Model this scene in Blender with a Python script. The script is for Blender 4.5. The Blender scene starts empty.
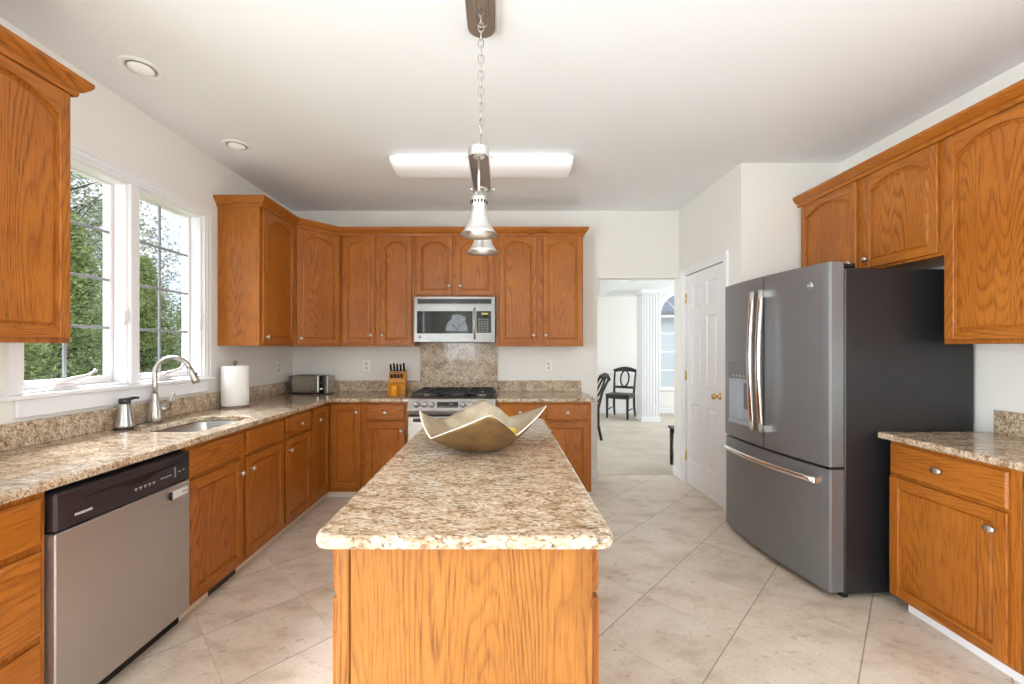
import bpy, bmesh, math, random
from mathutils import Vector, Matrix
from mathutils.geometry import tessellate_polygon
PI = math.pi
R = math.radians
random.seed(7)
SC = bpy.context.scene
COL = SC.collection

# ------------------------------------------------------------------ camera, world, lights, exposure
CAM_H = 1.322
cd = bpy.data.cameras.new('camera')
cam = bpy.data.objects.new('camera', cd)
COL.objects.link(cam)
cam.location = (0, 0, CAM_H)
cam.rotation_euler = (R(90), 0, 0)
cd.sensor_fit = 'HORIZONTAL'
cd.sensor_width = 36.0
cd.lens = 413.0 / 1024 * 36
cd.shift_x = 11 / 1024
cd.shift_y = 7 / 1024
cd.clip_start = 0.02
cd.clip_end = 200
SC.camera = cam
SC.view_settings.view_transform = 'Standard'
SC.view_settings.look = 'None'
SC.view_settings.gamma = 1
SC.view_settings.use_curve_mapping = False
SC.view_settings.exposure = 0.18
try:
    SC.cycles.use_denoising = True
    SC.cycles.max_bounces = 10
    SC.cycles.diffuse_bounces = 6
    SC.cycles.glossy_bounces = 5
    SC.cycles.transparent_max_bounces = 16
    SC.cycles.sample_clamp_indirect = 8
except Exception:
    pass

W = bpy.data.worlds.new('sky')
SC.world = W
W.use_nodes = True
wn = W.node_tree
wn.nodes.clear()
w_tc = wn.nodes.new('ShaderNodeTexCoord')
w_sep = wn.nodes.new('ShaderNodeSeparateXYZ')
wn.links.new(w_tc.outputs['Generated'], w_sep.inputs[0])
w_rmp = wn.nodes.new('ShaderNodeValToRGB')
w_rmp.color_ramp.elements[0].position = 0.0
w_rmp.color_ramp.elements[0].color = (0.78, 0.86, 0.95, 1)
w_rmp.color_ramp.elements[1].position = 0.7
w_rmp.color_ramp.elements[1].color = (0.36, 0.58, 0.92, 1)
wn.links.new(w_sep.outputs[2], w_rmp.inputs[0])
w_nz = wn.nodes.new('ShaderNodeTexNoise')
w_nz.inputs['Scale'].default_value = 4.0
w_nz.inputs['Detail'].default_value = 6
wn.links.new(w_tc.outputs['Generated'], w_nz.inputs['Vector'])
w_cr = wn.nodes.new('ShaderNodeValToRGB')
w_cr.color_ramp.elements[0].position = 0.45
w_cr.color_ramp.elements[1].position = 0.62
wn.links.new(w_nz.outputs[0], w_cr.inputs[0])
w_mx = wn.nodes.new('ShaderNodeMix')
w_mx.data_type = 'RGBA'
wn.links.new(w_cr.outputs[0], w_mx.inputs[0])
wn.links.new(w_rmp.outputs[0], w_mx.inputs[6])
w_mx.inputs[7].default_value = (0.95, 0.96, 0.98, 1)
w_bg = wn.nodes.new('ShaderNodeBackground')
w_bg.inputs[1].default_value = 1.2
wn.links.new(w_mx.outputs[2], w_bg.inputs[0])
w_out = wn.nodes.new('ShaderNodeOutputWorld')
wn.links.new(w_bg.outputs[0], w_out.inputs[0])


def area(name, loc, target, sx, sy, power, color=(1, 1, 1), spread=PI):
    l = bpy.data.lights.new(name, 'AREA')
    l.shape = 'RECTANGLE'
    l.size = sx
    l.size_y = sy
    l.energy = power
    l.color = color
    l.spread = spread
    o = bpy.data.objects.new(name, l)
    COL.objects.link(o)
    o.location = loc
    d = Vector(target) - Vector(loc)
    o.rotation_euler = d.to_track_quat('-Z', 'Y').to_euler()
    return o


sl = bpy.data.lights.new('sun', 'SUN')
sl.energy = 1.7
sl.angle = R(28)
sl.color = (1, 0.97, 0.92)
so = bpy.data.objects.new('sun', sl)
COL.objects.link(so)
so.location = (-9, -5, 8)
so.rotation_euler = Vector((0.72, 0.42, -0.56)).to_track_quat('-Z', 'Y').to_euler()
# unseen daylight panels; their windows are added except the arched and kitchen ones
DAY = (0.885, 0.958, 1.0)
area('daylight_arched_window', (-1.12, -3.75, 1.55), (-0.9, 0, 2.0), 1.3, 1.7, 45, DAY)
area('added_fill_glass_door', (-2.75, -0.95, 1.15), (0.2, -0.2, 2.4), 2.2, 2.3, 300, DAY)  # added fill lamp, unseen behind the camera at the added door
area('added_fill_side_window', (3.15, -0.75, 1.35), (0.0, 0.3, 2.6), 2.2, 2.0, 120, DAY)  # fill lamp added outside the unseen right-hand window
area('daylight_kitchen_window', (-4.1, 3.3, 4.1), (-1.2, 2.0, 0.9), 2.0, 1.6, 640, DAY)
area('added_fill_dining_right', (5.75, 6.3, 1.5), (2, 6.5, 1.6), 2.2, 1.9, 170, DAY)  # lamp added beyond the dining room's right wall to brighten it
area('added_fill_dining_left', (-2.75, 6.1, 1.5), (1.5, 6.5, 1.8), 1.8, 1.7, 90, DAY)  # second dining lamp, added to lift the dim left part


# ------------------------------------------------------------------ materials
def new_mat(name):
    m = bpy.data.materials.new(name)
    m.use_nodes = True
    nt = m.node_tree
    b = nt.nodes.get('Principled BSDF')
    return m, nt, b


def setp(b, **k):
    names = {'color': 'Base Color', 'rough': 'Roughness', 'metal': 'Metallic', 'spec': 'Specular IOR Level',
             'coat': 'Coat Weight', 'coat_rough': 'Coat Roughness', 'trans': 'Transmission Weight', 'sheen': 'Sheen Weight'}
    for a, v in k.items():
        i = b.inputs.get(names[a])
        if i is None:
            continue
        i.default_value = (v[0], v[1], v[2], 1) if a == 'color' else v


def srgb(r, g, b):
    def f(c):
        c /= 255
        return c / 12.92 if c <= 0.04045 else ((c + 0.055) / 1.055) ** 2.4
    return (f(r), f(g), f(b))


def node(nt, kind, **inp):
    n = nt.nodes.new(kind)
    for k, v in inp.items():
        n.inputs[k].default_value = v
    return n


def math_node(nt, op, a, b=None):
    n = nt.nodes.new('ShaderNodeMath')
    n.operation = op
    for i, v in enumerate((a, b)):
        if v is None:
            continue
        if isinstance(v, (int, float)):
            n.inputs[i].default_value = v
        else:
            nt.links.new(v, n.inputs[i])
    return n.outputs[0]


def mix(nt, fac, a, b, mode='MIX'):
    n = nt.nodes.new('ShaderNodeMix')
    n.data_type = 'RGBA'
    n.blend_type = mode
    for i, v in ((0, fac), (6, a), (7, b)):
        if isinstance(v, (int, float)):
            n.inputs[i].default_value = v
        elif isinstance(v, tuple):
            n.inputs[i].default_value = (v[0], v[1], v[2], 1)
        else:
            nt.links.new(v, n.inputs[i])
    return n.outputs[2]


def ramp(nt, src, stops, interp='LINEAR'):
    n = nt.nodes.new('ShaderNodeValToRGB')
    cr = n.color_ramp
    cr.interpolation = interp
    while len(cr.elements) < len(stops):
        cr.elements.new(0.5)
    for e, (p, c) in zip(cr.elements, stops):
        e.position = p
        e.color = (c[0], c[1], c[2], 1) if isinstance(c, tuple) else (c, c, c, 1)
    nt.links.new(src, n.inputs[0])
    return n.outputs[0]


def coords(nt, scale=(1, 1, 1), rot=(0, 0, 0), jitter=0.0, kind='Object'):
    tc = nt.nodes.new('ShaderNodeTexCoord')
    out = tc.outputs[kind]
    if jitter:
        oi = nt.nodes.new('ShaderNodeObjectInfo')
        v = nt.nodes.new('ShaderNodeVectorMath')
        v.operation = 'MULTIPLY_ADD'
        cmb = nt.nodes.new('ShaderNodeCombineXYZ')
        for i, k in enumerate((1.0, 0.37, 1.7)):
            nt.links.new(math_node(nt, 'MULTIPLY', oi.outputs['Random'], k * jitter), cmb.inputs[i])
        v.operation = 'ADD'
        nt.links.new(out, v.inputs[0])
        nt.links.new(cmb.outputs[0], v.inputs[1])
        out = v.outputs[0]
    mp = nt.nodes.new('ShaderNodeMapping')
    mp.inputs['Scale'].default_value = scale
    mp.inputs['Rotation'].default_value = rot
    nt.links.new(out, mp.inputs[0])
    return mp.outputs[0]


def noise(nt, vec, scale, detail=2.0, rough=0.5):
    n = node(nt, 'ShaderNodeTexNoise', Scale=scale, Detail=detail, Roughness=rough)
    nt.links.new(vec, n.inputs['Vector'])
    return n.outputs[0]


def bump(nt, b, height, strength=0.1, dist=0.01):
    n = node(nt, 'ShaderNodeBump', Strength=strength, Distance=dist)
    nt.links.new(height, n.inputs['Height'])
    nt.links.new(n.outputs[0], b.inputs['Normal'])


def plain(name, color, rough=0.5, metal=0.0, var=0.04, vscale=6.0, spec=0.5, coat=0.0):
    m, nt, b = new_mat(name)
    setp(b, rough=rough, metal=metal, spec=spec, coat=coat)
    n = noise(nt, coords(nt), vscale, 3)
    lo = tuple(c * (1 - var) for c in color)
    hi = tuple(min(1, c * (1 + var)) for c in color)
    nt.links.new(ramp(nt, n, [(0.3, lo), (0.7, hi)]), b.inputs['Base Color'])
    return m


def oak(name, axis, light, mid, dark, rough=0.34):
    """oak: growth rings as contours of noise stretched along the grain axis, strong in places, with fine pore dashes"""
    m, nt, b = new_mat(name)
    st = [1.0, 1.0, 1.0]
    st[axis] = 0.10
    v = coords(nt, tuple(st), jitter=9.0)
    n1 = noise(nt, v, 3.2, 2.4, 0.42)
    sep = nt.nodes.new('ShaderNodeSeparateXYZ')
    nt.links.new(v, sep.inputs[0])
    across = sep.outputs[0 if axis != 0 else 2]
    rings = math_node(nt, 'ADD', math_node(nt, 'MULTIPLY', n1, 54.0), math_node(nt, 'MULTIPLY', across, 40.0))
    fr = math_node(nt, 'FRACT', rings)
    ring = ramp(nt, fr, [(0.0, 1.0), (0.10, 0.75), (0.34, 0.12), (0.70, 0.0), (0.90, 0.35), (1.0, 1.0)])
    patch = ramp(nt, noise(nt, v, 5.0, 2), [(0.35, 0.25), (0.62, 1.0)])
    fac = math_node(nt, 'MULTIPLY', ring, patch)
    st2 = [1.0, 1.0, 1.0]
    st2[axis] = 0.05
    v2 = coords(nt, tuple(st2), jitter=9.0)
    pores = noise(nt, v2, 210.0, 2, 0.6)
    pf = ramp(nt, pores, [(0.34, 1.0), (0.50, 0.0)])
    fac = math_node(nt, 'ADD', math_node(nt, 'MULTIPLY', fac, 0.66), math_node(nt, 'MULTIPLY', pf, 0.5))
    big = noise(nt, coords(nt, (1, 1, 1), jitter=5.0), 2.6, 2)
    base = mix(nt, ramp(nt, big, [(0.34, 0.0), (0.66, 1.0)]), mid, light)
    c = mix(nt, math_node(nt, 'MINIMUM', fac, 1.0), base, dark)
    nt.links.new(c, b.inputs['Base Color'])
    setp(b, rough=rough, spec=0.35, coat=0.12, coat_rough=0.22)
    bump(nt, b, pores, 0.06, 0.003)
    return m


OAK_L, OAK_M, OAK_D = (0.45, 0.150, 0.019), (0.38, 0.117, 0.012), (0.165, 0.042, 0.004)
M_OV = oak('oak_vertical_grain', 2, OAK_L, OAK_M, OAK_D)
M_OH = oak('oak_horizontal_grain', 0, OAK_L, OAK_M, OAK_D)
M_OY = oak('oak_lengthwise_grain', 1, OAK_L, OAK_M, OAK_D)
M_OE = oak('oak_island_end_panel', 2, (0.38, 0.150, 0.030), (0.33, 0.124, 0.022), (0.15, 0.048, 0.008))


def granite(name):
    m, nt, b = new_mat(name)
    v = coords(nt, (0.75, 1.35, 1.0), (0, 0, R(28)))
    wob = node(nt, 'ShaderNodeTexNoise', Scale=30.0, Detail=2.0)
    nt.links.new(v, wob.inputs['Vector'])
    vm = nt.nodes.new('ShaderNodeVectorMath')
    vm.operation = 'MULTIPLY_ADD'
    nt.links.new(wob.outputs['Color'], vm.inputs[0])
    vm.inputs[1].default_value = (0.02, 0.02, 0.02)
    nt.links.new(v, vm.inputs[2])
    vw = vm.outputs[0]
    vor = node(nt, 'ShaderNodeTexVoronoi', Scale=135.0)
    nt.links.new(vw, vor.inputs['Vector'])
    sp = nt.nodes.new('ShaderNodeSeparateColor')
    nt.links.new(vor.outputs['Color'], sp.inputs[0])
    cell = ramp(nt, sp.outputs[0], [(0.0, (0.56, 0.45, 0.33)), (0.28, (0.49, 0.375, 0.26)), (0.50, (0.62, 0.53, 0.42)),
                                    (0.70, (0.40, 0.28, 0.18)), (0.82, (0.68, 0.61, 0.51)), (0.93, (0.25, 0.155, 0.09))], 'CONSTANT')
    cl = noise(nt, v, 16.0, 5, 0.66)
    blot = ramp(nt, cl, [(0.36, (0.56, 0.44, 0.34)), (0.50, (0.96, 0.92, 0.87)), (0.66, (1.12, 1.11, 1.08))])
    c = mix(nt, 0.9, cell, blot, 'MULTIPLY')
    v2 = node(nt, 'ShaderNodeTexNoise', Scale=62.0, Detail=4.0, Roughness=0.65)
    st = nt.nodes.new('ShaderNodeMapping')
    st.inputs['Scale'].default_value = (0.6, 1.8, 1.0)
    nt.links.new(vw, st.inputs[0])
    nt.links.new(st.outputs[0], v2.inputs['Vector'])
    dark = ramp(nt, v2.outputs[0], [(0.57, 0.0), (0.63, 1.0)])
    c = mix(nt, math_node(nt, 'MULTIPLY', dark, 0.80), c, (0.085, 0.06, 0.045))
    v3 = noise(nt, vw, 48.0, 3, 0.6)
    gold = ramp(nt, v3, [(0.58, 0.0), (0.68, 1.0)])
    c = mix(nt, math_node(nt, 'MULTIPLY', gold, 0.45), c, (0.33, 0.20, 0.11))
    nt.links.new(c, b.inputs['Base Color'])
    setp(b, rough=0.08, spec=0.55)
    return m


M_GR = granite('speckled_granite')
M_WALL = plain('warm_white_wall_paint', srgb(230, 228, 222), 0.8, var=0.012, vscale=1.2)
M_CEIL = plain('ceiling_paint', srgb(237, 239, 241), 0.9, var=0.008, vscale=1.0)
M_TRIM = plain('white_trim_paint', srgb(232, 232, 234), 0.42, var=0.008)
M_TOE = plain('pale_toe_strip', srgb(226, 214, 200), 0.5, var=0.03)
M_SASH = plain('window_sash_paint', srgb(222, 214, 214), 0.45, var=0.01)
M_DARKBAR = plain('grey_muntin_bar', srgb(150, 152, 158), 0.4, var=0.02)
M_BLACK = plain('gloss_black_plastic', srgb(26, 24, 26), 0.22, var=0.03)
M_BLKM = plain('matt_black_iron', srgb(30, 31, 34), 0.5, var=0.08, vscale=40)
M_DKWOOD = plain('black_stained_wood', srgb(40, 32, 30), 0.38, var=0.1, vscale=12)
M_CHROME = plain('polished_chrome', (0.82, 0.81, 0.79), 0.12, 1.0, var=0.02)
M_NICKEL = plain('brushed_nickel', (0.74, 0.72, 0.69), 0.34, 1.0, var=0.03)
M_FAUCET = plain('satin_faucet_nickel', (0.52, 0.49, 0.45), 0.30, 1.0, var=0.03)
M_BRASS = plain('polished_brass', (0.78, 0.58, 0.25), 0.2, 1.0, var=0.03)
M_BRONZE = plain('bronze_underside', srgb(136, 120, 108), 0.42, 0.25, var=0.06)
M_WHITE = plain('white_plastic', srgb(240, 240, 238), 0.4, var=0.005)
M_PAPER = plain('white_paper', srgb(246, 245, 242), 0.9, var=0.01, vscale=60)
M_DIFF = plain('acrylic_diffuser', srgb(247, 247, 248), 0.3, var=0.004)
_b = M_DIFF.node_tree.nodes['Principled BSDF']
_b.inputs['Emission Color'].default_value = (1, 1, 1, 1)
_b.inputs['Emission Strength'].default_value = 0.10
M_BULB = plain('frosted_bulb_glass', srgb(246, 246, 244), 0.25, var=0.004)
M_AMBER = plain('amber_wax', srgb(222, 150, 30), 0.35, var=0.06)
M_YELLOW = plain('yellow_fruit_skin', srgb(240, 208, 30), 0.4, var=0.05)
M_BLOCK = plain('honey_bamboo', srgb(204, 134, 34), 0.42, var=0.10, vscale=25)
M_PANEL = plain('dark_control_panel', srgb(46, 40, 42), 0.2, var=0.03)
M_MARK = plain('pale_print', srgb(214, 212, 208), 0.5, var=0.01)
M_MWGLASS = plain('dark_oven_glass', srgb(28, 28, 30), 0.03, var=0.03)
M_DISP = plain('display_glass', srgb(36, 38, 40), 0.15, var=0.03)
M_CAVITY = plain('dispenser_recess', srgb(186, 190, 196), 0.35, 0.35, var=0.03)
M_FSIDE = plain('black_textured_cabinet_steel', srgb(33, 33, 36), 0.40, var=0.03, vscale=80)
M_RUBBER = plain('black_rubber', srgb(18, 18, 18), 0.7, var=0.05)
M_SINKS = plain('satin_sink_steel', (0.62, 0.62, 0.61), 0.3, 1.0, var=0.03)
M_SIDING = plain('white_house_siding', srgb(238, 240, 244), 0.7, var=0.01)
M_ROOF = plain('grey_shingle', srgb(150, 150, 154), 0.8, var=0.12, vscale=8)
M_BARK = plain('tree_bark', srgb(92, 80, 70), 0.9, var=0.2, vscale=8)
M_SILVERIN = plain('bowl_inside_leaf', srgb(196, 182, 158), 0.36, 0.45, var=0.20, vscale=14)
M_BOWLOUT = plain('bowl_outside_bronze', srgb(126, 98, 62), 0.40, 0.45, var=0.30, vscale=14)
M_BOWLRIM = plain('bowl_rim_light', srgb(232, 226, 212), 0.35, 0.2, var=0.02)
M_YDISP = plain('yellow_green_display', srgb(176, 170, 60), 0.3, var=0.05)


def steel(name, color, rough, axis=2, metal=1.0):
    """brushed sheet: fine streaks along one axis in colour and roughness"""
    m, nt, b = new_mat(name)
    st = [1.0, 1.0, 1.0]
    st[axis] = 0.01
    n = noise(nt, coords(nt, tuple(st)), 320.0, 2, 0.6)
    nt.links.new(ramp(nt, n, [(0.3, tuple(c * 0.94 for c in color)), (0.7, color)]), b.inputs['Base Color'])
    nt.links.new(ramp(nt, n, [(0.3, rough * 0.88), (0.7, rough * 1.12)]), b.inputs['Roughness'])
    setp(b, metal=metal)
    return m


M_STEEL = steel('brushed_stainless', (0.48, 0.47, 0.455), 0.30, 0)
M_MWSTEEL = steel('microwave_stainless', (0.28, 0.275, 0.268), 0.30, 0)
M_STEELV = steel('brushed_stainless_door', (0.50, 0.475, 0.45), 0.38, 0, 0.8)
M_SLATE = steel('slate_steel', (0.245, 0.25, 0.262), 0.36, 0, 0.55)


def tile_floor():
    m, nt, b = new_mat('diagonal_travertine_tile')
    tc = nt.nodes.new('ShaderNodeTexCoord')
    sp = nt.nodes.new('ShaderNodeSeparateXYZ')
    nt.links.new(tc.outputs['Object'], sp.inputs[0])
    s = 0.6135
    u = math_node(nt, 'DIVIDE', math_node(nt, 'SUBTRACT', math_node(nt, 'SUBTRACT', sp.outputs[1], sp.outputs[0]), 0.221 - 20 * s), s)
    v = math_node(nt, 'DIVIDE', math_node(nt, 'SUBTRACT', math_node(nt, 'ADD', sp.outputs[1], sp.outputs[0]), 2.985 - 20 * s), s)
    ds = []
    for q in (u, v):
        f = math_node(nt, 'FRACT', q)
        ds.append(math_node(nt, 'MINIMUM', f, math_node(nt, 'SUBTRACT', 1.0, f)))
    line_u = ramp(nt, ds[0], [(0.003, 0.9), (0.0052, 0.0)])
    line_v = ramp(nt, ds[1], [(0.002, 0.5), (0.004, 0.0)])
    line = math_node(nt, 'MAXIMUM', line_u, line_v)
    cb = nt.nodes.new('ShaderNodeCombineXYZ')
    nt.links.new(math_node(nt, 'FLOOR', u), cb.inputs[0])
    nt.links.new(math_node(nt, 'FLOOR', v), cb.inputs[1])
    wnz = nt.nodes.new('ShaderNodeTexWhiteNoise')
    wnz.noise_dimensions = '3D'
    nt.links.new(cb.outputs[0], wnz.inputs['Vector'])
    vm = nt.nodes.new('ShaderNodeVectorMath')
    vm.operation = 'MULTIPLY_ADD'
    nt.links.new(wnz.outputs['Color'], vm.inputs[0])
    vm.inputs[1].default_value = (9, 9, 9)
    nt.links.new(tc.outputs['Object'], vm.inputs[2])
    mp = nt.nodes.new('ShaderNodeMapping')
    mp.inputs['Scale'].default_value = (1, 1.7, 1)
    mp.inputs['Rotation'].default_value = (0, 0, R(35))
    nt.links.new(vm.outputs[0], mp.inputs[0])
    n1 = noise(nt, mp.outputs[0], 4.2, 6, 0.62)
    c = ramp(nt, n1, [(0.30, srgb(198, 180, 160)), (0.48, srgb(222, 207, 190)), (0.70, srgb(232, 220, 206))])
    n2 = noise(nt, mp.outputs[0], 17.0, 5, 0.7)
    pit = ramp(nt, n2, [(0.60, 0.0), (0.70, 1.0)])
    c = mix(nt, math_node(nt, 'MULTIPLY', pit, 0.55), c, srgb(150, 124, 100))
    n3 = noise(nt, mp.outputs[0], 62.0, 4, 0.7)
    c = mix(nt, 0.45, c, ramp(nt, n3, [(0.32, 0.72), (0.55, 1.0)]), 'MULTIPLY')
    sep = nt.nodes.new('ShaderNodeSeparateColor')
    nt.links.new(wnz.outputs['Color'], sep.inputs[0])
    c = mix(nt, 1.0, c, ramp(nt, sep.outputs[0], [(0.0, 0.93), (1.0, 1.0)]), 'MULTIPLY')
    c = mix(nt, line, c, srgb(112, 98, 86))
    nt.links.new(c, b.inputs['Base Color'])
    nt.links.new(ramp(nt, n2, [(0.3, 0.26), (0.7, 0.42)]), b.inputs['Roughness'])
    bump(nt, b, math_node(nt, 'SUBTRACT', 1.0, line), 0.25, 0.002)
    return m


M_TILE = tile_floor()


def carpet_mat():
    m, nt, b = new_mat('beige_carpet')
    v = coords(nt)
    n = noise(nt, v, 260.0, 3, 0.7)
    n2 = noise(nt, v, 3.0, 3)
    c = mix(nt, 0.5, ramp(nt, n, [(0.3, srgb(176, 164, 150)), (0.7, srgb(216, 206, 194))]),
            ramp(nt, n2, [(0.35, srgb(186, 174, 160)), (0.65, srgb(212, 202, 190))]))
    nt.links.new(c, b.inputs['Base Color'])
    setp(b, rough=0.95, spec=0.1)
    bump(nt, b, n, 0.4, 0.004)
    return m


M_CARPET = carpet_mat()


def glass_mat():
    m = bpy.data.materials.new('window_glass')
    m.use_nodes = True
    nt = m.node_tree
    nt.nodes.clear()
    o = nt.nodes.new('ShaderNodeOutputMaterial')
    t = nt.nodes.new('ShaderNodeBsdfTransparent')
    g = node(nt, 'ShaderNodeBsdfGlossy', Roughness=0.02)
    lw = node(nt, 'ShaderNodeLayerWeight', Blend=0.5)
    fac = math_node(nt, 'ADD', math_node(nt, 'MULTIPLY', math_node(nt, 'POWER', lw.outputs['Facing'], 5.0), 0.6), 0.02)
    mx = nt.nodes.new('ShaderNodeMixShader')
    nt.links.new(fac, mx.inputs[0])
    nt.links.new(t.outputs[0], mx.inputs[1])
    nt.links.new(g.outputs[0], mx.inputs[2])
    nt.links.new(mx.outputs[0], o.inputs[0])
    return m


M_GLASS = glass_mat()


def leaf_mat(name, a, b_, c_):
    m, nt, b = new_mat(name)
    n = noise(nt, coords(nt, jitter=4.0), 2.6, 4, 0.65)
    nt.links.new(ramp(nt, n, [(0.32, a), (0.5, b_), (0.68, c_)]), b.inputs['Base Color'])
    setp(b, rough=0.6, spec=0.25)
    return m


M_LEAF_D = leaf_mat('cedar_needles', srgb(112, 128, 78), srgb(166, 180, 112), srgb(210, 216, 158))
M_LEAF_L = leaf_mat('young_leaves', srgb(112, 140, 62), srgb(158, 182, 92), srgb(198, 212, 140))
M_LEAF_G = leaf_mat('grey_green_foliage', srgb(126, 136, 104), srgb(178, 184, 146), srgb(212, 212, 188))
M_GRASS = leaf_mat('lawn_grass', srgb(92, 110, 60), srgb(122, 138, 76), srgb(150, 160, 100))


# ------------------------------------------------------------------ mesh helpers
def T(loc=(0, 0, 0), rz=0.0):
    return Matrix.Translation(Vector(loc)) @ Matrix.Rotation(rz, 4, 'Z')


class MB:
    """collects shapes into ONE mesh object; every shape takes a material slot index"""

    def __init__(self):
        self.bm = bmesh.new()

    def _mark(self, faces, mi, smooth=False):
        for f in faces:
            f.material_index = mi
            f.smooth = smooth

    def box(self, x0, x1, y0, y1, z0, z1, bev=0.0, mi=0, seg=1):
        bm = self.bm
        x0, x1 = min(x0, x1), max(x0, x1)
        y0, y1 = min(y0, y1), max(y0, y1)
        z0, z1 = min(z0, z1), max(z0, z1)
        vs = [bm.verts.new(p) for p in ((x0, y0, z0), (x1, y0, z0), (x1, y1, z0), (x0, y1, z0),
                                        (x0, y0, z1), (x1, y0, z1), (x1, y1, z1), (x0, y1, z1))]
        fs = [bm.faces.new([vs[i] for i in q]) for q in ((3, 2, 1, 0), (4, 5, 6, 7), (0, 1, 5, 4), (1, 2, 6, 5), (2, 3, 7, 6), (3, 0, 4, 7))]
        self._mark(fs, mi)
        if bev > 0:
            bev = min(bev, 0.45 * min(x1 - x0, y1 - y0, z1 - z0))
            es = list({e for f in fs for e in f.edges})
            r = bmesh.ops.bevel(bm, geom=es, offset=bev, segments=seg, profile=0.5, affect='EDGES', clamp_overlap=True)
            self._mark(r['faces'], mi)
        return self

    def obox(self, c, size, rot=(0, 0, 0), bev=0.0, mi=0):
        """box with centre c, size and euler rotation"""
        t = MB()
        t.box(-size[0] / 2, size[0] / 2, -size[1] / 2, size[1] / 2, -size[2] / 2, size[2] / 2, bev, mi)
        from mathutils import Euler
        self.add(t, Matrix.Translation(Vector(c)) @ Euler(rot).to_matrix().to_4x4())
        return self

    def add(self, other, mat=None):
        if mat is not None:
            bmesh.ops.transform(other.bm, matrix=mat, verts=other.bm.verts)
        me = bpy.data.meshes.new('tmp')
        other.bm.to_mesh(me)
        other.bm.free()
        self.bm.from_mesh(me)
        bpy.data.meshes.remove(me)
        return self

    def loops(self, rings, closed=True, cap0=True, cap1=True, mi=0, smooth=True):
        """skin through rings (lists of points, same count)"""
        bm = self.bm
        rv = [[bm.verts.new(p) for p in r] for r in rings]
        n = len(rv[0])
        fs = []
        for a, b in zip(rv, rv[1:]):
            for i in range(n if closed else n - 1):
                j = (i + 1) % n
                fs.append(bm.faces.new((a[i], a[j], b[j], b[i])))
        self._mark(fs, mi, smooth)
        caps = []
        if cap0:
            caps.append(bm.faces.new(list(reversed(rv[0]))))
        if cap1:
            caps.append(bm.faces.new(rv[-1]))
        self._mark(caps, mi, False)
        return self

    def tube(self, path, r, seg=10, mi=0, sx=1.0, sy=1.0, closed=False, up=(0, 0, 1)):
        P = [Vector(p) for p in path]
        n = len(P)
        rad = r if isinstance(r, (list, tuple)) else [r] * n
        rings = []
        prev = None
        for i, p in enumerate(P):
            if closed:
                t = (P[(i + 1) % n] - P[i - 1]).normalized()
            else:
                t = (P[min(i + 1, n - 1)] - P[max(i - 1, 0)]).normalized()
            if prev is None:
                a = Vector(up)
                if abs(a.dot(t)) > 0.92:
                    a = Vector((1, 0, 0)) if abs(t.x) < 0.9 else Vector((0, 1, 0))
                nrm = (a - t * a.dot(t)).normalized()
            else:
                nrm = (prev - t * prev.dot(t)).normalized()
            prev = nrm
            bi = t.cross(nrm)
            rings.append([p + (nrm * math.cos(2 * PI * k / seg) * sx + bi * math.sin(2 * PI * k / seg) * sy) * rad[i] for k in range(seg)])
        if closed:
            rings.append(rings[0])
            bm = self.bm
            rv = [[bm.verts.new(q) for q in rr] for rr in rings[:-1]]
            fs = []
            for i in range(n):
                a, b = rv[i], rv[(i + 1) % n]
                for k in range(seg):
                    j = (k + 1) % seg
                    fs.append(bm.faces.new((a[k], a[j], b[j], b[k])))
            self._mark(fs, mi, True)
            return self
        return self.loops(rings, True, True, True, mi, True)

    def cyl(self, p0, p1, r0, r1=None, seg=20, mi=0, bev=0.0):
        return self.tube([p0, p1], [r0, r0 if r1 is None else r1], seg, mi)

    def lathe(self, prof, c=(0, 0, 0), axis='Z', seg=28, mi=0, sx=1.0, sy=1.0, cap=True):
        """prof: (radius, height) pairs along the axis"""
        rings = []
        for r, h in prof:
            ring = []
            for k in range(seg):
                a = 2 * PI * k / seg
                u, v = max(r, 1e-4) * math.cos(a) * sx, max(r, 1e-4) * math.sin(a) * sy
                p = {'Z': (u, v, h), '-Y': (u, -h, v), 'X': (h, u, v), 'Y': (-u, h, v)}[axis]
                ring.append(Vector(c) + Vector(p))
            rings.append(ring)
        return self.loops(rings, True, cap, cap, mi, True)

    def prism(self, poly, a0, a1, plane='XY', mi=0, holes=(), bev=None):
        """extrude a 2-D polygon (with holes); plane XY extrudes z, XZ extrudes y, YZ extrudes x"""
        bm = self.bm

        def P(q, a):
            return {'XY': (q[0], q[1], a), 'XZ': (q[0], a, q[1]), 'YZ': (a, q[0], q[1])}[plane]
        L = [list(poly)] + [list(h) for h in holes]
        flat = [q for l in L for q in l]
        tris = tessellate_polygon([[Vector((q[0], q[1], 0)) for q in l] for l in L])
        v0 = [bm.verts.new(P(q, a0)) for q in flat]
        v1 = [bm.verts.new(P(q, a1)) for q in flat]
        fs = []
        if not holes:
            fs.append(bm.faces.new(v0))
            fs.append(bm.faces.new(list(reversed(v1))))
        else:
            for t in tris:
                fs.append(bm.faces.new([v0[i] for i in t]))
                fs.append(bm.faces.new([v1[i] for i in reversed(t)]))
        k = 0
        for l in L:
            n = len(l)
            for i in range(n):
                j = (i + 1) % n
                fs.append(bm.faces.new((v0[k + i], v0[k + j], v1[k + j], v1[k + i])))
            k += n
        self._mark(fs, mi)
        return self

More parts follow.
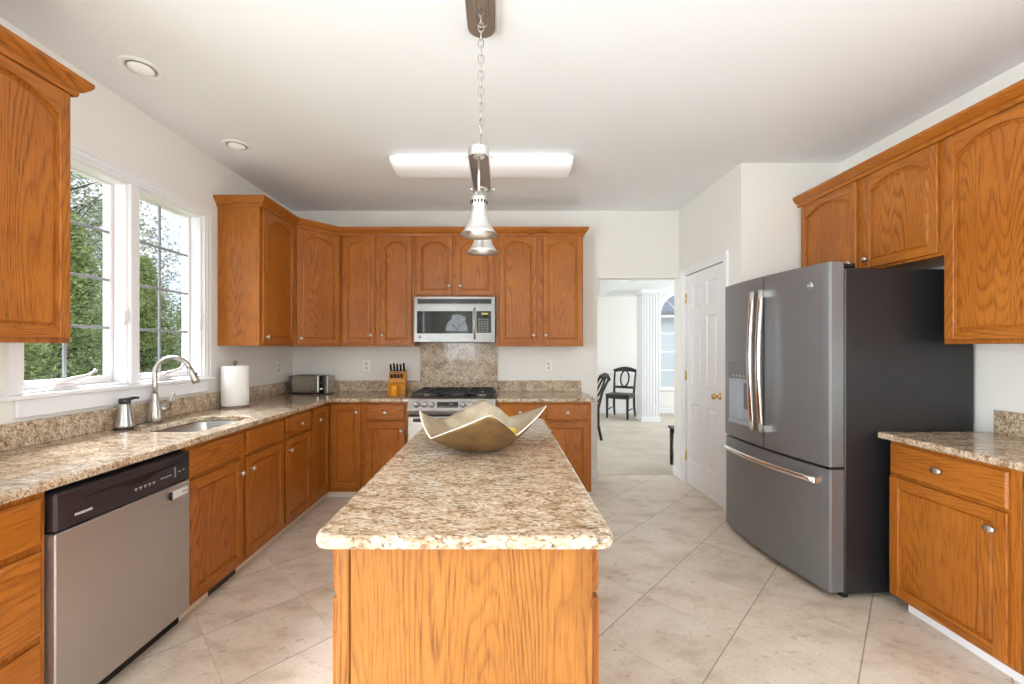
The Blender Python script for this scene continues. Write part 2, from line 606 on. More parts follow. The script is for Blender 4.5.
    def slab(self, outer, z0, z1, r, mi=0, holes=()):
        """stone slab with eased edges: outer and holes are XY loops"""
        bm = self.bm

        def area2(l):
            return sum(a[0] * b[1] - b[0] * a[1] for a, b in zip(l, l[1:] + l[:1]))

        def off(l, d, inward):
            n = len(l)
            s = 1 if area2(l) > 0 else -1
            out = []
            for i in range(n):
                p, q, t = Vector(l[i - 1]), Vector(l[i]), Vector(l[(i + 1) % n])
                e1, e2 = (q - p).normalized(), (t - q).normalized()
                n1, n2 = Vector((-e1.y, e1.x)) * s, Vector((-e2.y, e2.x)) * s
                m = n1 + n2
                m = m.normalized() if m.length > 1e-6 else n1
                k = d / max(0.35, m.dot(n1))
                out.append(q + m * (k if inward else -k))
            return out
        prof = [(r, z0), (r * 0.3, z0 + r * 0.3), (0, z0 + r), (0, z1 - r), (r * 0.3, z1 - r * 0.3), (r, z1)]
        caps = {0: [], 1: []}
        for li, l in enumerate([list(outer)] + [list(h) for h in holes]):
            rings = []
            for d, z in prof:
                o = off([tuple(q) for q in l], d, li == 0) if d > 0 else [Vector(q) for q in l]
                rings.append([bm.verts.new((q[0], q[1], z)) for q in o])
            fs = []
            n = len(l)
            for a, b in zip(rings, rings[1:]):
                for i in range(n):
                    j = (i + 1) % n
                    fs.append(bm.faces.new((a[i], a[j], b[j], b[i])))
            self._mark(fs, mi, False)
            caps[0].append(rings[0])
            caps[1].append(rings[-1])
        for side in (0, 1):
            flat = [v for l in caps[side] for v in l]
            tr = tessellate_polygon([[Vector((v.co.x, v.co.y, 0)) for v in l] for l in caps[side]])
            fs = []
            for t in tr:
                try:
                    fs.append(bm.faces.new([flat[i] for i in t]))
                except ValueError:
                    pass
            self._mark(fs, mi)
        return self

    def sphere(self, c, r, sx=1, sy=1, sz=1, seg=16, mi=0):
        n = 10
        prof = [(r * math.sin(PI * k / n), -r * math.cos(PI * k / n) * sz) for k in range(n + 1)]
        return self.lathe(prof, c, 'Z', seg, mi, sx, sy)

    def build(self, name, mats, parent=None, smooth_angle=None):
        bmesh.ops.recalc_face_normals(self.bm, faces=self.bm.faces)
        me = bpy.data.meshes.new(name)
        self.bm.to_mesh(me)
        self.bm.free()
        for m in (mats if isinstance(mats, (list, tuple)) else [mats]):
            me.materials.append(m)
        o = bpy.data.objects.new(name, me)
        COL.objects.link(o)
        if parent is not None:
            o.parent = parent
        return o


def tag(o, label=None, cat=None, group=None, kind=None):
    if label:
        o['label'] = label
    if cat:
        o['category'] = cat
    if group:
        o['group'] = group
    if kind:
        o['kind'] = kind
    return o


def thing(name, label, cat, loc=(0, 0, 0), rz=0.0, group=None):
    o = bpy.data.objects.new(name, None)
    o.empty_display_size = 0.1
    COL.objects.link(o)
    o.location = loc
    o.rotation_euler = (0, 0, rz)
    return tag(o, label, cat, group)


def struct(o, label=None):
    o['kind'] = 'structure'
    if label:
        o['label'] = label
    return o


def rect(x0, x1, y0, y1):
    return [(x0, y0), (x1, y0), (x1, y1), (x0, y1)]


def rrect(x0, x1, y0, y1, r, n=6):
    pts = []
    for cx, cy, a0 in ((x1 - r, y0 + r, -90), (x1 - r, y1 - r, 0), (x0 + r, y1 - r, 90), (x0 + r, y0 + r, 180)):
        for k in range(n + 1):
            a = R(a0 + 90 * k / n)
            pts.append((cx + r * math.cos(a), cy + r * math.sin(a)))
    return pts


def text_mesh(s, size, mat, parent, name, loc, rot, extrude=0.0006, align='CENTER'):
    c = bpy.data.curves.new('lettering', 'FONT')
    c.body = s
    c.size = size
    c.extrude = extrude
    c.align_x = align
    c.align_y = 'CENTER'
    tmp = bpy.data.objects.new('lettering', c)
    COL.objects.link(tmp)
    dg = bpy.context.evaluated_depsgraph_get()
    me = bpy.data.meshes.new_from_object(tmp.evaluated_get(dg))
    bpy.data.objects.remove(tmp)
    bpy.data.curves.remove(c)
    me.materials.clear()
    me.materials.append(mat)
    o = bpy.data.objects.new(name, me)
    COL.objects.link(o)
    o.parent = parent
    o.location = loc
    o.rotation_euler = rot
    return o


# ------------------------------------------------------------------ the room
XL, XR, YB = -2.14, 2.585, 4.245           # left wall, right wall, back wall
XC, YC = 1.83, 3.15                        # pantry corner
ZC = 2.742                                 # ceiling
YF = -3.3                                  # wall behind the camera
DX1, DYB = 5.2, 8.45                       # dining room right and far wall
WT = 0.115

struct(MB().box(XL - 0.2, 2.75, YF - 0.2, YB + 0.09, -0.12, 0.0).build('floor', M_TILE), 'diagonal beige travertine tile floor of the kitchen')
struct(MB().box(XL - 0.2, DX1 + 0.2, YB + 0.09, DYB + 0.15, -0.12, 0.004).build('floor_dining', M_CARPET), 'beige carpet of the room beyond the doorway')
struct(MB().box(XL - 0.2, DX1 + 0.2, YF - 0.2, DYB + 0.15, ZC, ZC + 0.15).build('ceiling', M_CEIL))

WY0, WY1, WZ0, WZ1 = 1.84, 2.962, 1.12, 2.275   # kitchen window opening
struct(MB().prism(rect(YF - 0.15, DYB + 0.1, -0.1, ZC), XL - 0.15, XL, 'YZ', holes=[rect(WY0, WY1, WZ0, WZ1), rect(-2.05, 0.15, 0.05, 2.3), rect(5.2, 7.0, 0.6, 2.3)]).build('wall_left', M_WALL))
# right wall with an opening for the added side window behind the camera
struct(MB().prism(rect(YF - 0.15, YB + WT, -0.1, ZC), XR, XR + 0.12, 'YZ', holes=[rect(-1.75, 0.25, 0.6, 2.35)]).build('wall_right', M_WALL))
# back wall with the doorway
DOX0, DOZ = 0.99, 2.052
struct(MB().prism([(XL, -0.1), (DOX0, -0.1), (DOX0, DOZ), (XC, DOZ), (XC, -0.1), (DX1, -0.1), (DX1, ZC), (XL, ZC)], YB, YB + WT, 'XZ').build('wall_back', M_WALL))
# pantry: side wall with its door opening, front wall
PD0, PD1, PDZ = 3.388, 4.078, 2.046
struct(MB().prism([(YC, -0.1), (PD0, -0.1), (PD0, PDZ), (PD1, PDZ), (PD1, -0.1), (YB, -0.1), (YB, ZC), (YC, ZC)], XC, XC + 0.1, 'YZ').build('wall_pantry_side', M_WALL))
struct(MB().prism(rect(XC + 0.1, XR, -0.1, ZC), YC, YC + 0.1, 'XZ').build('wall_pantry_front', M_WALL))


def arch(cx, z0, zs, hw, n=20):
    return [(cx - hw, z0), (cx + hw, z0)] + [(cx + hw * math.cos(PI * k / n), zs + hw * math.sin(PI * k / n)) for k in range(n + 1)]


# wall behind the camera with an arched window
struct(MB().prism(rect(XL, XR, -0.1, ZC), YF - 0.12, YF, 'XZ',
                  holes=[arch(-1.12, 1.0, 1.80, 0.50)]).build('wall_front', M_WALL))
# dining room
AX, AZ0, AZS, AHW = 3.72, 0.505, 2.016, 0.485
struct(MB().prism(rect(XL, DX1, -0.1, ZC), DYB, DYB + 0.12, 'XZ', holes=[arch(AX, AZ0, AZS, AHW)]).build('wall_dining_back', M_WALL))
struct(MB().prism(rect(YB + WT, DYB, -0.1, ZC), DX1, DX1 + 0.12, 'YZ', holes=[rect(5.3, 7.3, 0.6, 2.3)]).build('wall_dining_right', M_WALL))
struct(MB().box(2.02, 2.90, YB + WT, DYB, 2.39, ZC).build('ceiling_beam', M_CEIL), 'boxed ceiling beam over the dining room column')


def bars_window(name, axis, a0, a1, z0, z1, pos, nx, nz, label, w=0.045, arched=None):
    """white framed window with muntins: root is the frame mesh, glass a part"""
    f = MB()

    def bx(p0, p1, q0, q1, d=0.03):
        if axis == 'X':
            f.box(p0, p1, pos - d, pos + d, q0, q1, 0.003)
        else:
            f.box(pos - d, pos + d, p0, p1, q0, q1, 0.003)
    bx(a0, a0 + w, z0, z1)
    bx(a1 - w, a1, z0, z1)
    bx(a0 + w, a1 - w, z0, z0 + w)
    bx(a0 + w, a1 - w, z1 - w, z1)
    for i in range(1, nx):
        x = a0 + (a1 - a0) * i / nx
        bx(x - 0.011, x + 0.011, z0 + w, z1 - w, 0.012)
    for i in range(1, nz):
        z = z0 + (z1 - z0) * i / nz
        bx(a0 + w, a1 - w, z - 0.011, z + 0.011, 0.010)
    if arched:
        cx, hw = (a0 + a1) / 2, (a1 - a0) / 2
        n = 20
        pts = [(cx + hw * math.cos(PI * k / n), z1 + hw * math.sin(PI * k / n)) for k in range(n + 1)]
        inn = [(cx + (hw - w) * math.cos(PI * k / n), z1 + (hw - w) * math.sin(PI * k / n)) for k in range(n + 1)]
        f.prism(pts + inn[::-1], pos - 0.03, pos + 0.03, 'XZ')
        for a in (45, 90, 135):
            d = Vector((math.cos(R(a)), 0, math.sin(R(a))))
            f.cyl(Vector((cx, pos, z1)) + d * 0.03, Vector((cx, pos, z1)) + d * (hw - w), 0.010, seg=8)
    o = struct(f.build(name, M_TRIM), label)
    g = MB()
    if axis == 'X':
        g.box(a0 + w * 0.5, a1 - w * 0.5, pos - 0.002, pos + 0.002, z0 + w * 0.5, z1 - w * 0.5)
        if arched:
            g.prism([(cx + (hw - w * 0.5) * math.cos(PI * k / n), z1 + (hw - w * 0.5) * math.sin(PI * k / n)) for k in range(n + 1)], pos - 0.002, pos + 0.002, 'XZ')
    else:
        g.box(pos - 0.002, pos + 0.002, a0 + w * 0.5, a1 - w * 0.5, z0 + w * 0.5, z1 - w * 0.5)
    g.build('glass', M_GLASS, o)
    return o


bars_window('window_3', 'X', -1.62, -0.62, 1.0, 1.80, YF - 0.06, 3, 3, 'arched window behind the camera', arched=True)
bars_window('added_window_4', 'Y', -2.05, 0.15, 0.05, 2.3, XL - 0.08, 2, 1, 'added unseen sliding glass door behind the camera, for daylight', w=0.07)  # door and its opening added to let lamp light in
bars_window('added_window_5', 'Y', 5.2, 7.0, 0.6, 2.3, XL - 0.08, 4, 4, 'added unseen left window of the dining room, for daylight')  # added for the dining room's left lamp, never in view
bars_window('added_window_6', 'Y', -1.75, 0.25, 0.6, 2.35, XR + 0.06, 4, 4, 'added unseen side window behind the camera, for daylight')  # made-up window, added for the lamp on the right
bars_window('window_7', 'X', AX - AHW, AX + AHW, AZ0, AZS, DYB + 0.06, 2, 4, 'arched window of the dining room', arched=True)
bars_window('added_window_8', 'Y', 5.3, 7.3, 0.6, 2.3, DX1 + 0.06, 4, 4, 'added unseen right window of the dining room, for daylight')  # unseen window added for the dining room's right lamp

# dining column with flutes on its two visible sides
cx0, cx1, cy0, cy1 = 2.55, 2.865, 7.46, 7.77
pts = [(cx0, cy1)]
nf = 6
for i in range(nf):                                # left face, far to near
    a = cy1 - (cy1 - cy0) * (i + 0.25) / nf
    b = cy1 - (cy1 - cy0) * (i + 0.75) / nf
    pts += [(cx0, a), (cx0 + 0.012, a - 0.006), (cx0 + 0.012, b + 0.006), (cx0, b)]
pts.append((cx0, cy0))
for i in range(nf):
    a = cx0 + (cx1 - cx0) * (i + 0.25) / nf
    b = cx0 + (cx1 - cx0) * (i + 0.75) / nf
    pts += [(a, cy0), (a + 0.006, cy0 + 0.012), (b - 0.006, cy0 + 0.012), (b, cy0)]
pts += [(cx1, cy0), (cx1, cy1)]
colm = MB()
colm.prism(pts, 0.09, 2.33, 'XY')
colm.box(cx0 - 0.012, cx1 + 0.012, cy0 - 0.012, cy1 + 0.012, 0.0, 0.09, 0.004)
colm.box(cx0 - 0.02, cx1 + 0.02, cy0 - 0.02, cy1 + 0.02, 2.33, 2.39, 0.006)
struct(colm.build('column', M_TRIM), 'white fluted square column in the dining room')

# baseboards and rails
struct(MB().box(DOX0 - 0.19, DOX0, YB - 0.014, YB, 0, 0.085, 0.004).build('baseboard_back', M_TRIM))
bb = MB()
bb.box(XC - 0.013, XC, 4.15, YB + WT + 0.013, 0, 0.085, 0.003)
struct(bb.build('baseboard_pantry', M_TRIM))
bb = MB()
bb.box(XL, AX + 1.4, DYB - 0.014, DYB, 0.004, 0.11, 0.004)
struct(bb.build('baseboard_dining', M_TRIM))
bb = MB()
bb.box(XL, AX - AHW - 0.09, DYB - 0.02, DYB, 0.80, 0.85, 0.008)
struct(bb.build('trim_6', M_TRIM), 'white chair rail on the dining room wall')
bb = MB()
aw = 0.07
n = 24
po = [(AX + (AHW + aw) * math.cos(PI * k / n), AZS + (AHW + aw) * math.sin(PI * k / n)) for k in range(n + 1)]
pi_ = [(AX + AHW * math.cos(PI * k / n), AZS + AHW * math.sin(PI * k / n)) for k in range(n + 1)]
bb.prism(po + [(AX - AHW - aw, AZ0)] + [(AX - AHW, AZ0)] + pi_[::-1] + [(AX + AHW, AZ0), (AX + AHW + aw, AZ0)], DYB - 0.02, DYB, 'XZ')
bb.box(AX - AHW - 0.1, AX + AHW + 0.1, DYB - 0.05, DYB, AZ0 - 0.03, AZ0, 0.005)
struct(bb.build('trim_7', M_TRIM), 'white casing around the arched dining room window')

# ------------------------------------------------------------------ kitchen window: casing, stool, apron, two casements
f = MB()
cw = 0.062
prof = [(0, 0.012), (0.02, 0.020), (0.05, 0.020), (cw, 0.026)]
for k in range(3):
    d0, t0 = prof[k]
    d1, t1 = prof[k + 1]
    t = (t0 + t1) / 2
    # far side, near side, head (stepped casing)
    f.box(XL, XL + t, WY1 + d0, WY1 + d1, WZ0, WZ1 + d1, 0.001)
    f.box(XL, XL + t, WY0 - d1, WY0 - d0, WZ0, WZ1 + d1, 0.001)
    f.box(XL, XL + t, WY0 - d0, WY1 + d0, WZ1 + d0, WZ1 + d1, 0.001)
YM = (WY0 + WY1) / 2
f.box(XL - 0.03, XL + 0.016, YM - 0.030, YM + 0.030, WZ0, WZ1, 0.004)
struct(f.build('trim_1', M_TRIM), 'white stepped casing around the kitchen window pair')
f = MB()
f.box(XL - 0.15, XL + 0.045, WY0 - 0.085, WY1 + 0.085, WZ0 - 0.022, WZ0, 0.006, seg=2)
f.box(XL, XL + 0.02, WY0 - 0.03, WY1 + 0.03, WZ0 - 0.105, WZ0 - 0.022, 0.004)
struct(f.build('trim_2', M_TRIM), 'white stool and apron under the kitchen window')


def casement(name, y0, y1, crank_y, label):
    f = MB()
    xo, xi = XL - 0.14, XL - 0.005          # frame outer and inner depth
    j = 0.012
    f.box(xo, xi, y0, y0 + j, WZ0, WZ1, 0.002)
    f.box(xo, xi, y1 - j, y1, WZ0, WZ1, 0.002)
    f.box(xo, xi, y0 + j, y1 - j, WZ1 - j, WZ1, 0.002)
    f.box(xo, xi, y0 + j, y1 - j, WZ0, WZ0 + j, 0.002)
    o = struct(f.build(name, M_TRIM), label)
    gx = XL - 0.095
    s = MB()
    a0, a1, b0, b1 = y0 + j, y1 - j, WZ0 + j, WZ1 - j
    w = 0.019
    wb = 0.040
    s.box(gx - 0.02, gx + 0.02, a0, a0 + w, b0, b1, 0.003)
    s.box(gx - 0.02, gx + 0.02, a1 - w, a1, b0, b1, 0.003)
    s.box(gx - 0.02, gx + 0.02, a0 + w, a1 - w, b0, b0 + wb, 0.003)
    s.box(gx - 0.02, gx + 0.02, a0 + w, a1 - w, b1 - w * 0.5, b1, 0.003)
    s.build('sash', M_SASH, o)
    g0, g1, h0, h1 = a0 + w, a1 - w, b0 + wb, b1 - w * 0.5
    MB().box(gx - 0.002, gx + 0.002, g0 - 0.006, g1 + 0.006, h0 - 0.006, h1 + 0.004).build('glass', M_GLASS, o)
    m = MB()
    yc = (g0 + g1) / 2
    m.box(gx + 0.002, gx + 0.012, yc - 0.008, yc + 0.008, h0, h1, 0.002)
    for k in (1, 2, 3):
        z = h0 + (h1 - h0) * k / 4
        m.box(gx + 0.002, gx + 0.012, g0, yc - 0.008, z - 0.008, z + 0.008, 0.002)
        m.box(gx + 0.002, gx + 0.012, yc + 0.008, g1, z - 0.008, z + 0.008, 0.002)
    m.build('muntins', M_DARKBAR, o)
    c = MB()
    x = XL - 0.022
    z = WZ0 + j
    c.box(x - 0.016, x + 0.02, crank_y - 0.05, crank_y + 0.07, z, z + 0.022, 0.006)
    c.tube([(x + 0.004, crank_y - 0.035, z + 0.018), (x + 0.014, crank_y + 0.04, z + 0.042), (x + 0.016, crank_y + 0.12, z + 0.054), (x + 0.016, crank_y + 0.15, z + 0.072)],
           [0.012, 0.010, 0.007, 0.007], 10)
    c.sphere((x + 0.016, crank_y + 0.155, z + 0.076), 0.010, mi=1)
    tag(c.build('crank_handle', [M_SASH, M_NICKEL], o), 'white crank handle with a metal tip')
    l = MB()
    yl = y1 - j - 0.006
    l.box(XL - 0.022, XL + 0.004, yl - 0.004, yl + 0.004, 1.47, 1.56, 0.003)
    l.tube([(XL - 0.004, yl - 0.012, 1.54), (XL + 0.004, yl - 0.014, 1.50), (XL + 0.002, yl - 0.012, 1.46)], 0.006, 8)
    l.build('lock_lever', M_WHITE, o)
    return o


casement('window_1', WY0 + 0.001, YM - 0.026, 2.03, 'nearer casement of the kitchen window pair')
casement('window_2', YM + 0.026, WY1 - 0.001, 2.63, 'farther casement of the kitchen window pair')

# ------------------------------------------------------------------ pantry door
dr = MB()
# door slab built in YZ: stiles and rails with six raised panels
D0, D1, DH = PD0 + 0.004, PD1 - 0.004, PDZ - 0.008
sx0, sx1 = XC + 0.003, XC + 0.038
stw, mw = 0.105, 0.095
rails = [(0.008, 0.24), (0.80, 0.98), (1.62, 1.72), (DH - 0.11, DH)]
ym = (D0 + D1) / 2
for a, b in ((D0, D0 + stw), (D1 - stw, D1), (ym - mw / 2, ym + mw / 2)):
    dr.box(sx0, sx1, a, b, 0.008, DH)
for z0, z1 in rails:
    dr.box(sx0, sx1, D0 + stw, ym - mw / 2, z0, z1)
    dr.box(sx0, sx1, ym + mw / 2, D1 - stw, z0, z1)
for (a, b) in ((D0 + stw, ym - mw / 2), (ym + mw / 2, D1 - stw)):
    for (z0, z1) in ((0.24, 0.80), (0.98, 1.62), (1.72, DH - 0.11)):
        def ring(i, x):
            return [(x, a + i, z0 + i), (x, b - i, z0 + i), (x, b - i, z1 - i), (x, a + i, z1 - i)]
        dr.loops([ring(0, sx0 + 0.001), ring(0.010, sx0 + 0.009), ring(0.022, sx0 + 0.009), ring(0.045, sx0 + 0.002)], True, False, True, smooth=False)
door = struct(dr.build('door_1', M_TRIM), 'white six-panel pantry door')
k = MB()
ky, kz = PD0 + 0.065, 0.925
k.lathe([(0.030, 0), (0.030, 0.004), (0.020, 0.010), (0.011, 0.014), (0.010, 0.034), (0.020, 0.040), (0.027, 0.050), (0.027, 0.060), (0.018, 0.068), (0.0, 0.070)],
        (0, 0, 0), 'X', 24)
ko = k.build('door_knob', M_BRASS, door)
ko.location = (sx0, ky, kz)
ko.rotation_euler = (0, 0, PI)
tag(ko, 'polished brass knob')
for z in (0.28, 1.06, 1.82):
    h = MB()
    h.box(XC - 0.006, XC + 0.003, PD1 - 0.012, PD1 + 0.006, z - 0.045, z + 0.045, 0.002)
    h.cyl((XC - 0.008, PD1 - 0.002, z - 0.048), (XC - 0.008, PD1 - 0.002, z + 0.048), 0.006, seg=10)
    tag(h.build('hinge', M_BRASS, door), 'brass hinge')
f = MB()
for k3, (d0, d1, t) in enumerate(((0.0, 0.03, 0.012), (0.03, 0.062, 0.017), (0.062, 0.07, 0.02))):
    f.box(XC - t, XC, PD0 - d1, PD0 - d0, 0, PDZ + d1, 0.001)
    f.box(XC - t, XC, PD1 + d0, PD1 + d1, 0, PDZ + d1, 0.001)
    f.box(XC - t, XC, PD0 - d0, PD1 + d0, PDZ + d0, PDZ + d1, 0.001)
struct(f.build('trim_3', M_TRIM), 'white casing around the pantry door')

# ------------------------------------------------------------------ cabinets
DT = 0.019        # door thickness


def knob(parent, x, z, y=-DT, oval=False):
    k = MB()
    k.lathe([(0.007, 0), (0.005, 0.006), (0.005, 0.013), (0.013, 0.017), (0.0155, 0.022), (0.012, 0.028), (0.0, 0.030)], (0, 0, 0), '-Y', 20,
            sx=1.55 if oval else 1.0)
    o = k.build('knob', M_NICKEL, parent)
    o.location = (x, y, z)
    return o


def arch_pts(x0, x1, zs, rise, n=18):
    """shoulder, segmental arc, shoulder: left to right"""
    s = 0.010
    a0, a1 = x0 + s, x1 - s
    hw = (a1 - a0) / 2
    rad = (hw * hw + rise * rise) / (2 * rise)
    cx, cz = (a0 + a1) / 2, zs + rise - rad
    p = [(x0, zs)]
    for k in range(n + 1):
        x = a0 + (a1 - a0) * k / n
        p.append((x, cz + math.sqrt(max(0, rad * rad - (x - cx) ** 2))))
    p.append((x1, zs))
    return p


def door_mesh(x0, x1, z0, z1, arched, sw=0.056):
    d = MB()
    y0, y1 = -DT, -0.001
    bv = 0.003
    d.box(x0, x0 + sw, y0, y1, z0, z1, bv, 0)
    d.box(x1 - sw, x1, y0, y1, z0, z1, bv, 0)
    a, b = x0 + sw, x1 - sw
    d.box(a - 0.001, b + 0.001, y0 + 0.0004, y1, z0, z0 + sw, bv * 0.5, 1)
    zi0 = z0 + sw
    if arched:
        rise = min(0.062, 0.26 * (b - a))
        zs = z1 - 0.044 - rise
        top = arch_pts(a, b, zs, rise)
    else:
        zs = z1 - sw
        top = [(a, zs), (b, zs)]
    d.prism([(a - 0.001, z1 - 0.0005)] + [(a - 0.001, top[0][1])] + top[1:-1] + [(b + 0.001, top[-1][1]), (b + 0.001, z1 - 0.0005)] if arched else
            [(a - 0.001, z1 - 0.0005), (a - 0.001, zs), (b + 0.001, zs), (b + 0.001, z1 - 0.0005)], y0 + 0.0004, y1, 'XZ', 1)
    # panel: loop inset along its own outline
    base = [(a, zi0), (b, zi0)] + list(reversed(top))
    cx, cz = (a + b) / 2, (zi0 + zs) / 2

    def inset(i, y):
        out = []
        kx = 1 - i / ((b - a) / 2)
        kz = 1 - i / ((zs - zi0) / 2 + 0.03)
        return [(cx + (px - cx) * kx, y, cz + (pz - cz) * kz) for px, pz in base]
    d.loops([inset(-0.001, y0 + 0.004), inset(0.002, y0 + 0.0135), inset(0.010, y0 + 0.0135), inset(0.020 if arched else 0.016, y0 + 0.0075)], True, False, True, 0, False)
    return d


def drawer_mesh(x0, x1, z0, z1):
    d = MB()
    y0, y1 = -DT, -0.001
    b = 0.012

    def ring(i, y):
        return [(x0 + i, y, z0 + i), (x1 - i, y, z0 + i), (x1 - i, y, z1 - i), (x0 + i, y, z1 - i)]
    d.loops([ring(0, y1), ring(0, y0 + 0.007), ring(b * 0.6, y0 + 0.001), ring(b, y0)], True, True, True, 1, False)
    return d


def carcass(w, dep, z0, z1, open_top=True, top=False):
    c = MB()
    t = 0.016
    c.box(0, t, 0.018, dep, z0, z1, 0.0015, 0)
    c.box(w - t, w, 0.018, dep, z0, z1, 0.0015, 0)
    c.box(t, w - t, 0.018, dep, z0, z0 + t, 0, 0)
    c.box(t, w - t, dep - 0.008, dep, z0 + t, z1, 0, 0)
    c.box(0, w, 0, 0.018, z0, z1, 0.0015, 0)        # face frame
    if top:
        c.box(t, w - t, 0.018, dep - 0.008, z1 - t, z1, 0, 0)
    return c


ZB0, ZB1 = 0.056, 0.8535                            # base cabinet body


def base_cabinet(label, loc, rz, w, dep, fronts, toe=None, oval=False, extra=None, body_mat=None):
    r = thing('base_cabinet', label, 'cabinet', loc, rz, 'oak base cabinets')
    carcass(w, dep, ZB0, ZB1).build('body', body_mat or M_OV, r)
    for fr in fronts:
        kind, x0, x1, z0, z1, knobs = fr
        if kind == 'door':
            o = door_mesh(x0, x1, z0, z1, False, 0.048).build('door', [M_OV, M_OH], r)
        else:
            o = drawer_mesh(x0, x1, z0, z1).build('drawer' if knobs or kind == 'drawer' else 'drawer', [M_OV, M_OH], r)
        for kx, kz in knobs:
            knob(o, kx, kz, oval=oval)
    if toe:
        tk = MB()
        for (a, b, mi) in toe:
            tk.box(a, b, 0.032, 0.044, 0.0, ZB0 - 0.0005, 0.002, mi)
        tk.build('toe_kick', [M_TOE, M_DKWOOD, M_TRIM], r)
    return r


XLF = -1.53      # left face frame plane
XRF = 2.02       # right face frame plane
YBF = 3.66       # back face frame plane
ZDT, ZDB, ZDO = 0.832, 0.692, 0.676                  # drawer top, drawer bottom, door top
ZDB0 = 0.088                                         # door bottom
depL = XLF - XL - 0.004
depB = YB - YBF - 0.004
depR = XR - XRF - 0.004
# --- left run: local x runs along +Y
def left(y):
    return (XLF, y, 0)


base_cabinet('oak drawer base left of the dishwasher, cut by the photo edge', left(0.780), R(90), 0.605, depL,
             [('drawer', 0.02, 0.585, 0.675, 0.83, [(0.30, 0.752)]), ('drawer', 0.02, 0.585, 0.372, 0.655, [(0.30, 0.513)]), ('drawer', 0.02, 0.585, ZDB0, 0.352, [(0.30, 0.22)])],
             toe=[(0, 0.605, 0)])
y0 = 2.003
base_cabinet('wide oak sink base under the steel sink with two plain false drawer fronts', left(y0), R(90), 0.892, depL,
             [('drawer', 0.008, 0.417, ZDB, ZDT, []), ('drawer', 0.461, 0.878, ZDB, ZDT, []),
              ('door', 0.008, 0.417, ZDB0, ZDO, [(0.417 - 0.028, ZDO - 0.075)]), ('door', 0.461, 0.878, ZDB0, ZDO, [(0.461 + 0.030, ZDO - 0.075)])],
             toe=[(0, 0.20, 0), (0.20, 0.43, 1), (0.43, 0.892, 0)])
y0 = 2.897
base_cabinet('narrow oak base cabinet with one drawer between sink base and corner', left(y0), R(90), 0.420, depL,
             [('drawer', 0.016, 0.398, ZDB, ZDT, [(0.207, 0.762)]), ('door', 0.016, 0.398, ZDB0, ZDO, [(0.050, ZDO - 0.075)])],
             toe=[(0, 0.420, 0)])
# --- corner cabinet with a folding two-leaf door
cc = thing('corner_base_cabinet', 'oak corner base cabinet with folding full-height door under the toaster', 'cabinet', (XLF, 3.319, 0), 0, 'oak base cabinets')
xw = -1.228 - XLF
b = MB()
yy = YBF - 3.319
# L-shaped carcass: two face frames, two ends, backs
b.box(-0.018, 0, 0, yy + 0.018, ZB0, ZB1, 0.001)
b.box(0, xw, yy, yy + 0.018, ZB0, ZB1, 0.001)
b.box(-depL, -0.018, 0, 0.016, ZB0, ZB1)
b.box(xw - 0.016, xw, yy + 0.018, yy + depB, ZB0, ZB1)
b.box(-depL, -depL + 0.008, 0.016, yy + depB, ZB0, ZB1)
b.box(-depL + 0.008, xw - 0.016, yy + depB - 0.008, yy + depB, ZB0, ZB1)
b.build('body', M_OV, cc)
leaf = door_mesh(0.014, yy - 0.022, ZDB0 + 0.012, ZDT, False, 0.05)
lo = leaf.build('door', [M_OV, M_OH], cc)
lo.rotation_euler = (0, 0, R(90))
knob(lo, 0.10, 0.735)
leaf = door_mesh(0.024, xw - 0.012, ZDB0 + 0.012, ZDT, False, 0.05)
lo = leaf.build('door', [M_OV, M_OH], cc)
lo.location = (0, yy, 0)
knob(lo, xw - 0.045, 0.765)
tk = MB()
tk.box(-0.044, -0.032, 0, yy + 0.044, 0, ZB0 - 0.0005, 0.002)
tk.box(-0.032, xw, yy + 0.032, yy + 0.044, 0, ZB0 - 0.0005, 0.002)
tk.build('toe_kick', M_TOE, cc)
# --- back run
base_cabinet('oak base cabinet with one drawer just left of the range', (-1.226, YBF, 0), 0, 0.406, depB,
             [('drawer', 0.034, 0.378, ZDB, ZDT, [(0.206, 0.762)]), ('door', 0.034, 0.378, ZDB0, ZDO, [(0.350, ZDO - 0.075)])],
             toe=[(0, 0.406, 0)])
base_cabinet('wide oak base cabinet right of the range with two drawers', (-0.04, YBF, 0), 0, 0.840, depB,
             [('drawer', 0.022, 0.395, ZDB, ZDT, [(0.208, 0.762)]), ('drawer', 0.440, 0.812, ZDB, ZDT, [(0.626, 0.762)]),
              ('door', 0.022, 0.395, ZDB0, ZDO, [(0.365, ZDO - 0.075)]), ('door', 0.440, 0.812, ZDB0, ZDO, [(0.470, ZDO - 0.075)])],
             toe=[(0, 0.840, 0)])
# --- right run: local x runs along -Y
base_cabinet('oak base cabinet with oval knobs next to the refrigerator', (XRF, 2.142, 0), R(-90), 0.539, depR,
             [('drawer', 0.012, 0.508, ZDB - 0.008, ZDT + 0.004, [(0.26, 0.765)]), ('door', 0.012, 0.508, 0.072, ZDO - 0.006, [(0.508 - 0.045, ZDO - 0.085)])],
             toe=[(0.06, 0.538, 2)], oval=True)
base_cabinet('oak base cabinet at the right edge of the photo', (XRF, 1.600, 0), R(-90), 0.60, depR,
             [('drawer', 0.020, 0.58, ZDB - 0.008, ZDT + 0.004, [(0.30, 0.765)]), ('door', 0.020, 0.298, 0.072, ZDO - 0.006, [(0.27, ZDO - 0.085)]),
              ('door', 0.302, 0.58, 0.072, ZDO - 0.006, [(0.33, ZDO - 0.085)])],
             toe=[(0, 0.60, 2)], oval=True)

# --- wall cabinets
ZU0, ZU1 = 1.347, 2.412


